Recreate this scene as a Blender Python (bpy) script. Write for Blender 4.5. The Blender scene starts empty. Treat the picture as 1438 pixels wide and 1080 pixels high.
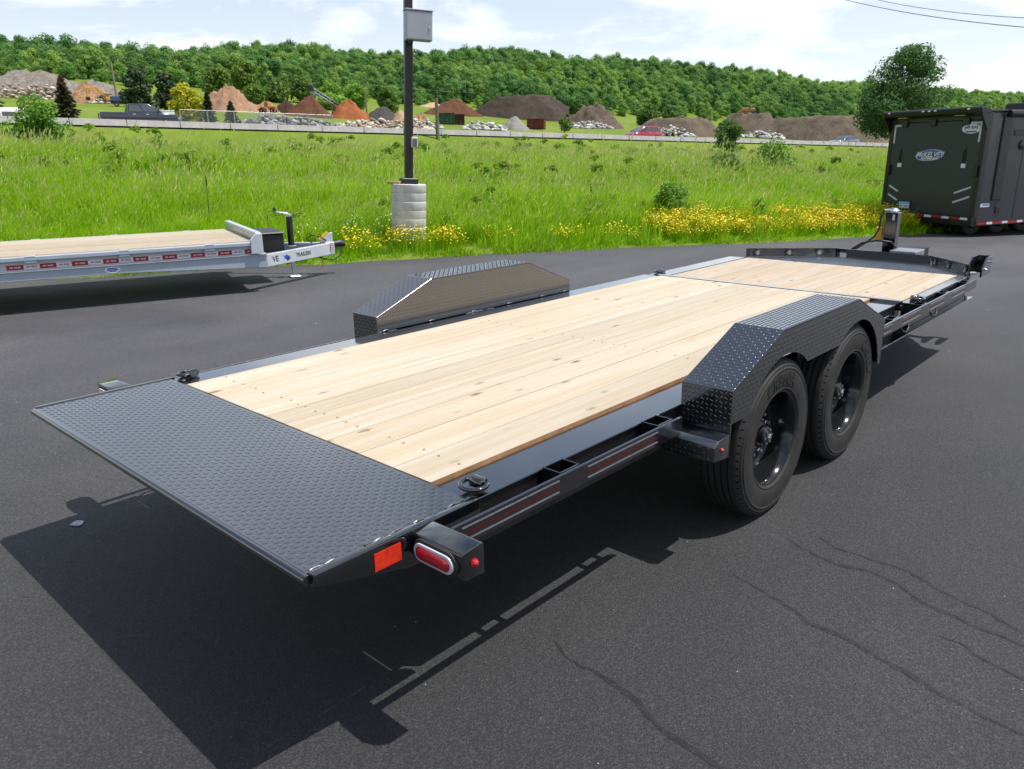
import bpy, bmesh, math, random
import numpy as np
from mathutils import Vector, Matrix

scene = bpy.context.scene
COL = scene.collection
R = math.radians
PI = math.pi
random.seed(7)
rng = np.random.default_rng(11)

# ---------------------------------------------------------------- camera
cam_data = bpy.data.cameras.new('camera')
cam = bpy.data.objects.new('camera', cam_data)
COL.objects.link(cam)
cam_data.sensor_width = 36.0
cam_data.lens = 36.0 * 1080.434 / 1438
cam_data.clip_start = .05
cam_data.clip_end = 8000
CAM_YAW, CAM_PITCH, CAM_ROLL = R(-42.604), R(16.898), R(-.791)
fw = Vector((math.sin(CAM_YAW) * math.cos(CAM_PITCH), math.cos(CAM_YAW) * math.cos(CAM_PITCH), -math.sin(CAM_PITCH)))
rt = Vector((math.cos(CAM_YAW), -math.sin(CAM_YAW), 0))
up = rt.cross(fw)
r2 = rt * math.cos(CAM_ROLL) + up * math.sin(CAM_ROLL)
u2 = up * math.cos(CAM_ROLL) - rt * math.sin(CAM_ROLL)
cam.matrix_world = Matrix(((r2.x, u2.x, -fw.x, 2.664), (r2.y, u2.y, -fw.y, -.9467), (r2.z, u2.z, -fw.z, 1.7053), (0, 0, 0, 1)))
cam_data.dof.use_dof = True
cam_data.dof.focus_distance = 3.4
cam_data.dof.aperture_fstop = 9.0
scene.camera = cam

# ---------------------------------------------------------------- sky and sun
SUN_DIR = Vector((.34, .285, 1.0)).normalized()          # towards the sun
SUN_EL = math.asin(SUN_DIR.z)
SUN_AZ = math.atan2(SUN_DIR.x, SUN_DIR.y)                # clockwise from +Y
world = bpy.data.worlds.new('World')
scene.world = world
world.use_nodes = True
nt = world.node_tree
nt.nodes.clear()
def wn(t, **k):
    n = nt.nodes.new(t)
    for a, b in k.items(): setattr(n, a, b)
    return n
sky = wn('ShaderNodeTexSky', sky_type='NISHITA', sun_disc=False)
sky.sun_elevation = SUN_EL
sky.sun_rotation = SUN_AZ
sky.altitude = 250
sky.air_density = 1.0
sky.dust_density = 1.5
sky.ozone_density = 2.0
tc = wn('ShaderNodeTexCoord')
sep = wn('ShaderNodeSeparateXYZ')
nt.links.new(tc.outputs['Generated'], sep.inputs[0])
# cloud layer: project the view direction on a flat deck high above the ground
addz = wn('ShaderNodeMath', operation='ADD'); addz.inputs[1].default_value = .16
nt.links.new(sep.outputs['Z'], addz.inputs[0])
maxz = wn('ShaderNodeMath', operation='MAXIMUM'); maxz.inputs[1].default_value = .03
nt.links.new(addz.outputs[0], maxz.inputs[0])
dx = wn('ShaderNodeMath', operation='DIVIDE'); dy = wn('ShaderNodeMath', operation='DIVIDE')
nt.links.new(sep.outputs['X'], dx.inputs[0]); nt.links.new(maxz.outputs[0], dx.inputs[1])
nt.links.new(sep.outputs['Y'], dy.inputs[0]); nt.links.new(maxz.outputs[0], dy.inputs[1])
comb = wn('ShaderNodeCombineXYZ')
nt.links.new(dx.outputs[0], comb.inputs[0]); nt.links.new(dy.outputs[0], comb.inputs[1])
cn = wn('ShaderNodeTexNoise'); cn.inputs['Scale'].default_value = 1.25; cn.inputs['Detail'].default_value = 9
cn.inputs['Roughness'].default_value = .58; cn.inputs['Distortion'].default_value = .35
nt.links.new(comb.outputs[0], cn.inputs['Vector'])
cr = wn('ShaderNodeValToRGB')
cr.color_ramp.elements[0].position = .47; cr.color_ramp.elements[0].color = (0, 0, 0, 1)
cr.color_ramp.elements[1].position = .62; cr.color_ramp.elements[1].color = (1, 1, 1, 1)
nt.links.new(cn.outputs['Fac'], cr.inputs[0])
cmul = wn('ShaderNodeMath', operation='MULTIPLY_ADD'); cmul.inputs[1].default_value = .46
nt.links.new(cr.outputs['Color'], cmul.inputs[0])
# haze: the air whitens towards the horizon all the way round
hz1 = wn('ShaderNodeMath', operation='SUBTRACT', use_clamp=True); hz1.inputs[0].default_value = 1.0; nt.links.new(sep.outputs['Z'], hz1.inputs[1])
hz2 = wn('ShaderNodeMath', operation='POWER'); hz2.inputs[1].default_value = 2.5; nt.links.new(hz1.outputs[0], hz2.inputs[0])
hz3 = wn('ShaderNodeMath', operation='MULTIPLY_ADD'); hz3.inputs[1].default_value = .50; hz3.inputs[2].default_value = .02; nt.links.new(hz2.outputs[0], hz3.inputs[0])
nt.links.new(hz3.outputs[0], cmul.inputs[2])
mix = wn('ShaderNodeMixRGB')
nt.links.new(cmul.outputs[0], mix.inputs['Fac'])
nt.links.new(sky.outputs[0], mix.inputs['Color1'])
mix.inputs['Color2'].default_value = (9.4, 9.5, 9.7, 1)
bg = wn('ShaderNodeBackground'); bg.inputs['Strength'].default_value = .12
nt.links.new(mix.outputs[0], bg.inputs['Color'])
wo = wn('ShaderNodeOutputWorld')
nt.links.new(bg.outputs[0], wo.inputs['Surface'])

sun_data = bpy.data.lights.new('sun', 'SUN')
sun_data.energy = 4.6
sun_data.angle = R(.53)
sun_data.color = (1.0, .955, .89)
sun = bpy.data.objects.new('sun', sun_data)
COL.objects.link(sun)
sun.rotation_euler = (-SUN_DIR).to_track_quat('-Z', 'Y').to_euler()
sun.location = (20, 15, 60)

scene.view_settings.view_transform = 'Standard'
scene.view_settings.look = 'None'
scene.view_settings.exposure = 0.28
scene.view_settings.gamma = 1.0
scene.cycles.use_denoising = True
scene.cycles.max_bounces = 6
scene.cycles.transparent_max_bounces = 6
scene.cycles.caustics_reflective = False
scene.cycles.caustics_refractive = False

# ---------------------------------------------------------------- helpers
class MB:
    """collects simple solids; build() links them as ONE mesh object"""
    def __init__(s): s.v = []; s.f = []; s.m = []
    def add(s, vs, fs, mi=0):
        o = len(s.v); s.v += [tuple(map(float, q)) for q in vs]; s.f += [tuple(i + o for i in q) for q in fs]; s.m += [mi] * len(fs); return s
    def box(s, x0, x1, y0, y1, z0, z1, mi=0):
        return s.add([(x0, y0, z0), (x1, y0, z0), (x1, y1, z0), (x0, y1, z0), (x0, y0, z1), (x1, y0, z1), (x1, y1, z1), (x0, y1, z1)],
                     [(0, 3, 2, 1), (4, 5, 6, 7), (0, 1, 5, 4), (1, 2, 6, 5), (2, 3, 7, 6), (3, 0, 4, 7)], mi)
    def beam(s, a, b, w, h, mi=0, upv=(0, 0, 1)):
        a = Vector(a); b = Vector(b); d = (b - a).normalized(); sd = d.cross(Vector(upv))
        if sd.length < 1e-4: sd = d.cross(Vector((1, 0, 0)))
        sd.normalize(); u = sd.cross(d)
        vs = [p + sd * (i * w / 2) + u * (j * h / 2) for p in (a, b) for i, j in ((-1, -1), (1, -1), (1, 1), (-1, 1))]
        return s.add(vs, [(0, 1, 2, 3), (7, 6, 5, 4), (0, 4, 5, 1), (1, 5, 6, 2), (2, 6, 7, 3), (3, 7, 4, 0)], mi)
    def prism(s, poly, axis, a, b, mi=0):
        """poly in the plane across axis: x->(y,z), y->(x,z), z->(x,y)"""
        def P(q, t): return {'x': (t, q[0], q[1]), 'y': (q[0], t, q[1]), 'z': (q[0], q[1], t)}[axis]
        n = len(poly); vs = [P(q, a) for q in poly] + [P(q, b) for q in poly]
        return s.add(vs, [tuple(range(n))[::-1], tuple(range(n, 2 * n))] + [(i, (i + 1) % n, n + (i + 1) % n, n + i) for i in range(n)], mi)
    def tube(s, pts, r, n=8, mi=0, closed=False):
        pts = [Vector(q) for q in pts]; N = len(pts); rr = r if isinstance(r, (list, tuple)) else [r] * N
        vs = []; fs = []; prev = None
        for i, q in enumerate(pts):
            if closed: d = pts[(i + 1) % N] - pts[i - 1]
            else: d = pts[min(i + 1, N - 1)] - pts[max(i - 1, 0)]
            d.normalize()
            a = d.cross(Vector((0, 0, 1))) if prev is None else prev - d * prev.dot(d)
            if a.length < 1e-3: a = d.cross(Vector((1, 0, 0)))
            a.normalize(); prev = a; b = d.cross(a)
            vs += [q + (a * math.cos(2 * PI * k / n) + b * math.sin(2 * PI * k / n)) * rr[i] for k in range(n)]
        for i in range(N if closed else N - 1):
            j = (i + 1) % N
            for k in range(n): fs.append((i * n + k, i * n + (k + 1) % n, j * n + (k + 1) % n, j * n + k))
        if not closed: fs += [tuple(range(n))[::-1], tuple(range((N - 1) * n, N * n))]
        return s.add(vs, fs, mi)
    def lathe(s, prof, c, axis='x', n=32, mi=0, cap=False):
        """prof = [(r, t)], t along axis"""
        vs = []; fs = []; c = Vector(c)
        for r, t in prof:
            for k in range(n):
                a = 2 * PI * k / n; p, q = r * math.cos(a), r * math.sin(a)
                vs.append(c + Vector({'x': (t, p, q), 'y': (q, t, p), 'z': (p, q, t)}[axis]))
        for i in range(len(prof) - 1):
            for k in range(n): fs.append((i * n + k, i * n + (k + 1) % n, (i + 1) * n + (k + 1) % n, (i + 1) * n + k))
        if cap: fs += [tuple(range(n))[::-1], tuple(range((len(prof) - 1) * n, len(prof) * n))]
        return s.add(vs, fs, mi)
    def move(s, M):
        s.v = [tuple(M @ Vector(q)) for q in s.v]; return s
    def mesh(s, name, mat, bevel=0, smooth=0, seg=1):
        me = bpy.data.meshes.new(name); me.from_pydata(s.v, [], s.f)
        mats = mat if isinstance(mat, (list, tuple)) else [mat]
        for q in mats: me.materials.append(q)
        if len(mats) > 1: me.polygons.foreach_set('material_index', s.m)
        bm = bmesh.new(); bm.from_mesh(me)
        bmesh.ops.recalc_face_normals(bm, faces=bm.faces)
        if bevel:
            es = [e for e in bm.edges if len(e.link_faces) == 2 and e.calc_face_angle(0) > .5]
            bmesh.ops.bevel(bm, geom=es, offset=bevel, segments=seg, affect='EDGES', profile=.5, clamp_overlap=True)
        bm.to_mesh(me); bm.free()
        if smooth:
            me.polygons.foreach_set('use_smooth', [True] * len(me.polygons)); me.set_sharp_from_angle(angle=R(smooth))
        return me
    def build(s, name, mat, parent=None, bevel=0, smooth=0, kind=None, seg=1):
        o = bpy.data.objects.new(name, s.mesh(name, mat, bevel, smooth, seg)); COL.objects.link(o); o.parent = parent
        if kind: o['kind'] = kind
        return o

def np_mesh(name, V, F, mat, parent=None, kind=None, smooth=False):
    """V (n,3) array, F (m,k) array of equal-sided faces"""
    me = bpy.data.meshes.new(name); V = np.asarray(V, np.float32); F = np.asarray(F, np.int32)
    me.vertices.add(len(V)); me.vertices.foreach_set('co', V.ravel())
    me.loops.add(F.size); me.loops.foreach_set('vertex_index', F.ravel())
    me.polygons.add(len(F)); me.polygons.foreach_set('loop_start', np.arange(0, F.size, F.shape[1], dtype=np.int32))
    me.update(calc_edges=True); me.validate()
    for q in (mat if isinstance(mat, (list, tuple)) else [mat]): me.materials.append(q)
    if smooth: me.polygons.foreach_set('use_smooth', [True] * len(me.polygons))
    o = bpy.data.objects.new(name, me); COL.objects.link(o); o.parent = parent
    if kind: o['kind'] = kind
    return o

def tag(o, label=None, cat=None, group=None, kind=None):
    if label: o['label'] = label
    if cat: o['category'] = cat
    if group: o['group'] = group
    if kind: o['kind'] = kind
    return o
def thing(name, label, cat, loc=(0, 0, 0), rotz=0, group=None):
    o = bpy.data.objects.new(name, None); COL.objects.link(o); o.location = loc; o.rotation_euler = (0, 0, rotz)
    o.empty_display_size = .1
    return tag(o, label, cat, group)
def link_mesh(name, me, parent=None, loc=(0, 0, 0), rot=(0, 0, 0), scale=(1, 1, 1)):
    o = bpy.data.objects.new(name, me); COL.objects.link(o); o.parent = parent; o.location = loc; o.rotation_euler = rot; o.scale = scale
    return o
def copy_tree(o, parent=None):
    c = o.copy(); COL.objects.link(c); c.parent = parent
    for ch in list(o.children): copy_tree(ch, c)
    return c
def text_geo(body, size=1.0, extrude=0.0, shear=0.0, bold=0.0, spacing=1.0):
    cu = bpy.data.curves.new('text', 'FONT'); cu.body = body; cu.size = size; cu.extrude = extrude; cu.shear = shear; cu.offset = bold
    cu.align_x = 'CENTER'; cu.align_y = 'CENTER'; cu.space_character = spacing; cu.resolution_u = 3
    ob = bpy.data.objects.new('text', cu); COL.objects.link(ob)
    bpy.context.view_layer.update()
    me = bpy.data.meshes.new_from_object(ob.evaluated_get(bpy.context.evaluated_depsgraph_get()))
    vs = [tuple(v.co) for v in me.vertices]; fs = [tuple(q.vertices) for q in me.polygons]
    bpy.data.objects.remove(ob); bpy.data.meshes.remove(me); bpy.data.curves.remove(cu)
    return vs, fs

# ---------------------------------------------------------------- materials
def new_mat(name):
    m = bpy.data.materials.new(name); m.use_nodes = True; n = m.node_tree; b = n.nodes['Principled BSDF']; return m, n, b
def nd(n, t, **k):
    q = n.nodes.new(t)
    for a, v in k.items(): setattr(q, a, v)
    return q
def ramp(n, src, stops):
    r = nd(n, 'ShaderNodeValToRGB'); e = r.color_ramp.elements
    while len(e) < len(stops): e.new(.5)
    for i, (p, c) in enumerate(stops): e[i].position = p; e[i].color = (c[0], c[1], c[2], 1) if len(c) == 3 else c
    n.links.new(src, r.inputs[0]); return r.outputs[0]
def noise(n, vec, scale, detail=4, rough=.55, dist=0):
    q = nd(n, 'ShaderNodeTexNoise'); q.inputs['Scale'].default_value = scale; q.inputs['Detail'].default_value = detail
    q.inputs['Roughness'].default_value = rough; q.inputs['Distortion'].default_value = dist
    if vec is not None: n.links.new(vec, q.inputs['Vector'])
    return q.outputs['Fac']
def coords(n, kind='Object', scale=None):
    t = nd(n, 'ShaderNodeTexCoord').outputs[kind]
    if scale is None: return t
    mp = nd(n, 'ShaderNodeMapping'); mp.inputs['Scale'].default_value = scale; n.links.new(t, mp.inputs[0]); return mp.outputs[0]
def mixc(n, fac, a, b, mode='MIX'):
    q = nd(n, 'ShaderNodeMixRGB', blend_type=mode)
    for i, s in (('Fac', fac), ('Color1', a), ('Color2', b)):
        if hasattr(s, 'links'): n.links.new(s, q.inputs[i])
        elif i == 'Fac': q.inputs[i].default_value = s
        else: q.inputs[i].default_value = (s[0], s[1], s[2], 1)
    return q.outputs[0]
def bump(n, b, h, strength=.3, dist=.01):
    q = nd(n, 'ShaderNodeBump'); q.inputs['Strength'].default_value = strength; q.inputs['Distance'].default_value = dist
    n.links.new(h, q.inputs['Height']); n.links.new(q.outputs[0], b.inputs['Normal'])
def simple(name, col, rough=.5, metal=0, var=.12, scale=20, bmp=0, coat=0, spec=.5, cior=1.55):
    m, n, b = new_mat(name); c = coords(n)
    f = noise(n, c, scale, 5)
    lo = [max(0, q * (1 - var)) for q in col]; hi = [q * (1 + var) for q in col]
    n.links.new(ramp(n, f, [(.3, lo), (.7, hi)]), b.inputs['Base Color'])
    b.inputs['Roughness'].default_value = rough; b.inputs['Metallic'].default_value = metal
    b.inputs['Specular IOR Level'].default_value = spec
    if coat: b.inputs['Coat Weight'].default_value = coat; b.inputs['Coat IOR'].default_value = cior; b.inputs['Coat Roughness'].default_value = max(.05, rough * .8)
    if bmp: bump(n, b, f, bmp, .01)
    return m
M = {}
M['black'] = simple('black_gloss_paint', (.004, .0045, .006), .09, var=.25, scale=6, bmp=.006, coat=1.0, spec=.8)
M['tread'] = simple('black_tread_plate_paint', (.004, .0045, .0065), .20, var=.3, scale=9, bmp=.02, coat=1.0, spec=.8, cior=1.9)
M['rim'] = simple('black_rim_paint', (.008, .009, .011), .12, var=.2)
M['dark'] = simple('dark_underframe_paint', (.006, .006, .007), .42, var=.3, scale=5)
M['rubber'] = simple('tyre_rubber', (.026, .025, .0235), .68, var=.3, scale=14, bmp=.08, spec=.35)
M['rubber_text'] = simple('tyre_lettering', (.010, .010, .011), .45, var=.1)
M['steel'] = simple('bare_steel', (.48, .49, .50), .34, metal=.9, var=.2, scale=40)
M['zinc'] = simple('zinc_bolt', (.52, .56, .60), .3, metal=.9, var=.2, scale=60)
M['red_lens'] = simple('red_lens', (.42, .012, .02), .12, var=.2, scale=90, coat=.4)
M['red_refl'] = simple('red_reflector', (.62, .03, .01), .22, var=.25, scale=60)
M['white_plastic'] = simple('clear_bezel', (.55, .56, .60), .18, var=.1)
M['dot_red'] = simple('dot_tape_red', (.34, .012, .02), .3, var=.15, scale=50)
M['dot_shaded_red'] = simple('dot_tape_shaded_red', (.07, .006, .008), .3, var=.15, scale=50)  # red tape with the shade on the rail put into its colour
M['dot_white'] = simple('dot_tape_white', (.66, .67, .70), .3, var=.08, scale=50)
M['hose'] = simple('black_hose', (.014, .014, .015), .4)
M['yellow'] = simple('yellow_paint', (.75, .42, .02), .4)

def wood_mat(name, light, mid, knot, grain=1.0):
    m, n, b = new_mat(name)
    oi = nd(n, 'ShaderNodeObjectInfo')
    t = nd(n, 'ShaderNodeTexCoord').outputs['Object']
    cb = nd(n, 'ShaderNodeCombineXYZ')
    mu = nd(n, 'ShaderNodeMath', operation='MULTIPLY'); mu.inputs[1].default_value = 57.0
    n.links.new(oi.outputs['Random'], mu.inputs[0]); n.links.new(mu.outputs[0], cb.inputs[2]); n.links.new(mu.outputs[0], cb.inputs[1])
    ad = nd(n, 'ShaderNodeVectorMath', operation='ADD'); n.links.new(t, ad.inputs[0]); n.links.new(cb.outputs[0], ad.inputs[1])
    def mapped(sc):
        mp = nd(n, 'ShaderNodeMapping'); mp.inputs['Scale'].default_value = sc; n.links.new(ad.outputs[0], mp.inputs[0]); return mp.outputs[0]
    g1 = noise(n, mapped((38, 1.1, 8)), 1.0, 6, .6, .6)
    g2 = noise(n, mapped((7, .35, 3)), 1.0, 4, .55, 1.2)
    base = ramp(n, g1, [(.30, mid), (.62, light)])
    patch = ramp(n, g2, [(.36, (.86, .74, .58)), (.60, (1.0, 1.0, 1.0))])
    base = mixc(n, .55, base, patch, 'MULTIPLY')
    tone = nd(n, 'ShaderNodeMapRange'); tone.inputs['To Min'].default_value = .90; tone.inputs['To Max'].default_value = 1.06
    n.links.new(oi.outputs['Random'], tone.inputs['Value'])
    base = mixc(n, 1.0, base, tone.outputs[0], 'MULTIPLY')
    # knots: sparse dark eyes stretched along the board, and thin brown streaks
    vo = nd(n, 'ShaderNodeTexVoronoi'); vo.inputs['Scale'].default_value = 1.0; n.links.new(mapped((9.5, 3.4, 1)), vo.inputs['Vector'])
    kn = nd(n, 'ShaderNodeMapRange'); kn.inputs['From Min'].default_value = .05; kn.inputs['From Max'].default_value = .17
    kn.inputs['To Min'].default_value = 1; kn.inputs['To Max'].default_value = 0
    n.links.new(vo.outputs['Distance'], kn.inputs['Value'])
    pick = nd(n, 'ShaderNodeMath', operation='GREATER_THAN'); pick.inputs[1].default_value = .52
    sp = nd(n, 'ShaderNodeSeparateColor'); n.links.new(vo.outputs['Color'], sp.inputs[0]); n.links.new(sp.outputs[0], pick.inputs[0])
    km = nd(n, 'ShaderNodeMath', operation='MULTIPLY'); n.links.new(kn.outputs[0], km.inputs[0]); n.links.new(pick.outputs[0], km.inputs[1])
    km2 = nd(n, 'ShaderNodeMath', operation='MULTIPLY'); km2.inputs[1].default_value = .85; n.links.new(km.outputs[0], km2.inputs[0])
    base = mixc(n, km2.outputs[0], base, knot)
    st = noise(n, mapped((22, .55, 2)), 1.0, 5, .65, 1.5)
    stf = ramp(n, st, [(.60, (0, 0, 0)), (.74, (.55, .55, .55))])
    base = mixc(n, stf, base, (mid[0] * .78, mid[1] * .62, mid[2] * .46))
    n.links.new(base, b.inputs['Base Color'])
    b.inputs['Roughness'].default_value = .62; b.inputs['Specular IOR Level'].default_value = .3
    bump(n, b, g1, .22, .004)
    return m
M['wood'] = wood_mat('pale_pine_planks', (.505, .452, .362), (.45, .385, .285), (.11, .05, .022))
M['wood_front'] = wood_mat('pinkish_pine_planks', (.49, .42, .335), (.43, .35, .255), (.12, .055, .025))
M['wood_grey'] = wood_mat('washed_pine_planks', (.44, .385, .295), (.37, .31, .22), (.14, .08, .045))
M['wood_edge'] = simple('plank_edge', (.36, .20, .10), .7, var=.3, scale=12)

def asphalt_mat():
    m, n, b = new_mat('asphalt'); c = coords(n)
    vo = nd(n, 'ShaderNodeTexVoronoi'); vo.inputs['Scale'].default_value = 190; n.links.new(c, vo.inputs['Vector'])
    sp = nd(n, 'ShaderNodeSeparateColor'); n.links.new(vo.outputs['Color'], sp.inputs[0])
    agg = ramp(n, sp.outputs[0], [(0, (.020, .020, .0215)), (.50, (.026, .026, .028)), (.90, (.047, .047, .049)), (.997, (.055, .054, .054)), (1, (.10, .097, .094))])
    fine = noise(n, c, 420, 2, .7)
    agg = mixc(n, .5, agg, ramp(n, fine, [(.3, (.62, .62, .62)), (.7, (1.35, 1.35, 1.36))]), 'MULTIPLY')
    big = noise(n, c, .45, 5, .55, .4)
    col = mixc(n, .7, agg, ramp(n, big, [(.32, (.70, .70, .73)), (.68, (1.30, 1.29, 1.27))]), 'MULTIPLY')
    lanes = noise(n, coords(n, 'Object', (.5, .07, 1)), 1.6, 4, .6, .3)
    col = mixc(n, .5, col, ramp(n, lanes, [(.35, (.78, .78, .8)), (.68, (1.25, 1.24, 1.2))]), 'MULTIPLY')
    # grazing sheen painted into the colour, paler towards the grass edge
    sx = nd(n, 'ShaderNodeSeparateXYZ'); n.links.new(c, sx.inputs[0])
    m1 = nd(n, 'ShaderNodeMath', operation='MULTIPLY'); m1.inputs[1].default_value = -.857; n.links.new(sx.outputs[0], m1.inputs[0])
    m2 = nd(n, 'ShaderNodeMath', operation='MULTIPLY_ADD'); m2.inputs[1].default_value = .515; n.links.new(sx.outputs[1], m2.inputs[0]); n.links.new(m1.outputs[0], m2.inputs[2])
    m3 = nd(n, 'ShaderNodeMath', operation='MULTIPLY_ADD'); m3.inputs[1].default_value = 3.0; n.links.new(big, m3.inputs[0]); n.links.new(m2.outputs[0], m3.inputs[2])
    sheen_fac = nd(n, 'ShaderNodeMapRange'); sheen_fac.inputs['From Min'].default_value = 1.2; sheen_fac.inputs['From Max'].default_value = 7.5; n.links.new(m3.outputs[0], sheen_fac.inputs['Value'])
    col = mixc(n, sheen_fac.outputs[0], col, mixc(n, 1.0, col, (2.25, 2.25, 2.32), 'MULTIPLY'))
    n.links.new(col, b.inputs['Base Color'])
    n.links.new(ramp(n, big, [(.3, (.60, .60, .60)), (.7, (.76, .76, .76))]), b.inputs['Roughness'])
    b.inputs['Specular IOR Level'].default_value = .38
    h = nd(n, 'ShaderNodeMath', operation='ADD'); n.links.new(vo.outputs['Distance'], h.inputs[0]); n.links.new(fine, h.inputs[1])
    bump(n, b, h.outputs[0], .55, .006)
    return m
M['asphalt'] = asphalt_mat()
def damp_mat():
    m, n, b = new_mat('damp_streak'); c = coords(n); b.inputs['Base Color'].default_value = (.013, .013, .015, 1); b.inputs['Roughness'].default_value = .6
    n.links.new(ramp(n, noise(n, c, 22, 6, .7), [(.34, (.05, .05, .05)), (.66, (.72, .72, .72))]), b.inputs['Alpha']); return m
M['damp'] = damp_mat()
# ---------------------------------------------------------------- terrain
B0 = np.array([-62.0, 18.0]); DU = np.array([.27, .963]) / math.hypot(.27, .963); DN = np.array([-DU[1], DU[0]])
E0 = np.array([-7.25, 7.76]); EU = np.array([.515, .857]); EN = np.array([-.857, .515])
CREST_U = [-400, -150, 0, 54, 115, 184, 248, 353, 423, 461, 526, 580, 733, 910, 1075, 1400]
CREST_Z = [31, 38, 45, 47.5, 53, 56, 57.5, 62, 59, 57, 59, 53, 53, 49, 47, 42]
def sm(t):
    t = np.clip(t, 0, 1); return t * t * (3 - 2 * t)
def uw(x, y):
    x = np.asarray(x, float); y = np.asarray(y, float)
    return (x - B0[0]) * DU[0] + (y - B0[1]) * DU[1], (x - B0[0]) * DN[0] + (y - B0[1]) * DN[1]
def xy(u, w): return B0[0] + u * DU[0] + w * DN[0], B0[1] + u * DU[1] + w * DN[1]
def edge_off(ue): return np.interp(ue, [-40, -4, 0, 2.6, 5.8, 8.3, 10.7, 13.4, 15.8, 30, 80], [-1.5, -.2, 0, .09, .62, 1.25, 1.72, 2.05, 2.36, 4, 9])
def edge_v(x, y):
    x = np.asarray(x, float) - E0[0]; y = np.asarray(y, float) - E0[1]
    return x * EN[0] + y * EN[1] - edge_off(x * EU[0] + y * EU[1])
def lot_z(x, y):
    t = np.clip(np.asarray(y, float) - 7.5, 0, 40); return -.024 * t * sm(t / 8)
def road_z(u): return np.clip(3.5 - .024 * np.asarray(u, float), .5, 4.6)
def bumps(x, y, s, a):
    return a * (np.sin(x * s + 1.3 * np.sin(y * s * .7)) * np.cos(y * s * 1.1 + .8 * np.sin(x * s * .6)))
def T(x, y):
    """terrain height: lot, grass bank, highway bench, yard, wooded hill"""
    x = np.asarray(x, float); y = np.asarray(y, float)
    u, w = uw(x, y); v = edge_v(x, y); lz = lot_z(x, y); rz = road_z(u)
    s = np.clip(v / np.maximum(v + np.maximum(-15.0 - w, 0), 1e-3), 0, 1)
    bank = lz * (1 - s) + .16 * sm(v / 1.2) * (1 - s) + (rz - 1.25) * s ** .85 + bumps(x, y, .45, .10) * sm(v / 4) * sm((-15.0 - w) / 6)
    near = np.where(v > 0, bank, lz - .06 - .02 * np.clip(-v, 0, 1))
    yb = np.clip(26.5 - .037 * u, 5, 32)
    t = np.clip((w - 14) / 236, 0, 1)
    yard = rz + (yb - rz) * t ** 1.25 + bumps(x, y, .06, .35) * sm((w - 16) / 25)
    cz = np.interp(u, CREST_U, CREST_Z)
    th = np.clip((w - 250) / 230, 0, 1)
    hill = yb + (cz - yb) * np.sin(th * math.pi / 2) ** .9 - np.clip(w - 480, 0, 4000) * .05 + bumps(x, y, .021, 2.2) * sm((w - 250) / 80)
    far = np.where(w > 250, hill, yard)
    flat = rz
    near = np.where((w > -15.0) & (v > 0), rz - 1.25 * (1 - sm((w + 15.0) / 2.5)), near)
    return np.where(w < -12.5, near, np.where(w < 14, flat, far))
# ---------------------------------------------------------------- ground sheets
def field_mat():
    m, n, b = new_mat('grass_soil'); c = coords(n)
    f = noise(n, c, .9, 6, .6, .5); f2 = noise(n, c, .05, 5, .6, .4)
    col = mixc(n, .5, ramp(n, f, [(.3, (.07, .12, .012)), (.7, (.15, .23, .022))]), ramp(n, f2, [(.35, (.10, .17, .018)), (.65, (.22, .25, .055))]))
    n.links.new(col, b.inputs['Base Color']); b.inputs['Roughness'].default_value = .95; b.inputs['Specular IOR Level'].default_value = .1
    bump(n, b, f, .8, .05); return m
M['field'] = field_mat()
def grid(us, ws, fz, to_xy):
    U, W_ = np.meshgrid(us, ws, indexing='ij'); X, Y = to_xy(U, W_); Z = fz(X, Y)
    V = np.stack([X, Y, Z], -1).reshape(-1, 3); nu, nw = U.shape
    i = np.arange(nu - 1)[:, None] * nw + np.arange(nw - 1)[None]
    F = np.stack([i, i + nw, i + nw + 1, i + 1], -1).reshape(-1, 4); return V, F
us = np.concatenate([np.arange(-700, -80, 20), np.arange(-80, 160, 1.6), np.arange(160, 700, 8), np.arange(700, 3001, 50)])
ws = np.concatenate([np.arange(-900, -120, 30), np.arange(-120, -80, 5), np.arange(-80, -15.4, 1.2), [-15.0, -14.4, -13.8, -13.2, -12.6, -12.4, 13.9, 14.2], np.arange(16, 120, 2.5), np.arange(120, 520, 6), np.arange(520, 3001, 60)])
V, F = grid(us, ws, lambda x, y: T(x, y), xy)
go = np_mesh('ground', V[:, :], F[:, ::-1], M['field'], None, 'structure', smooth=True)
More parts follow.
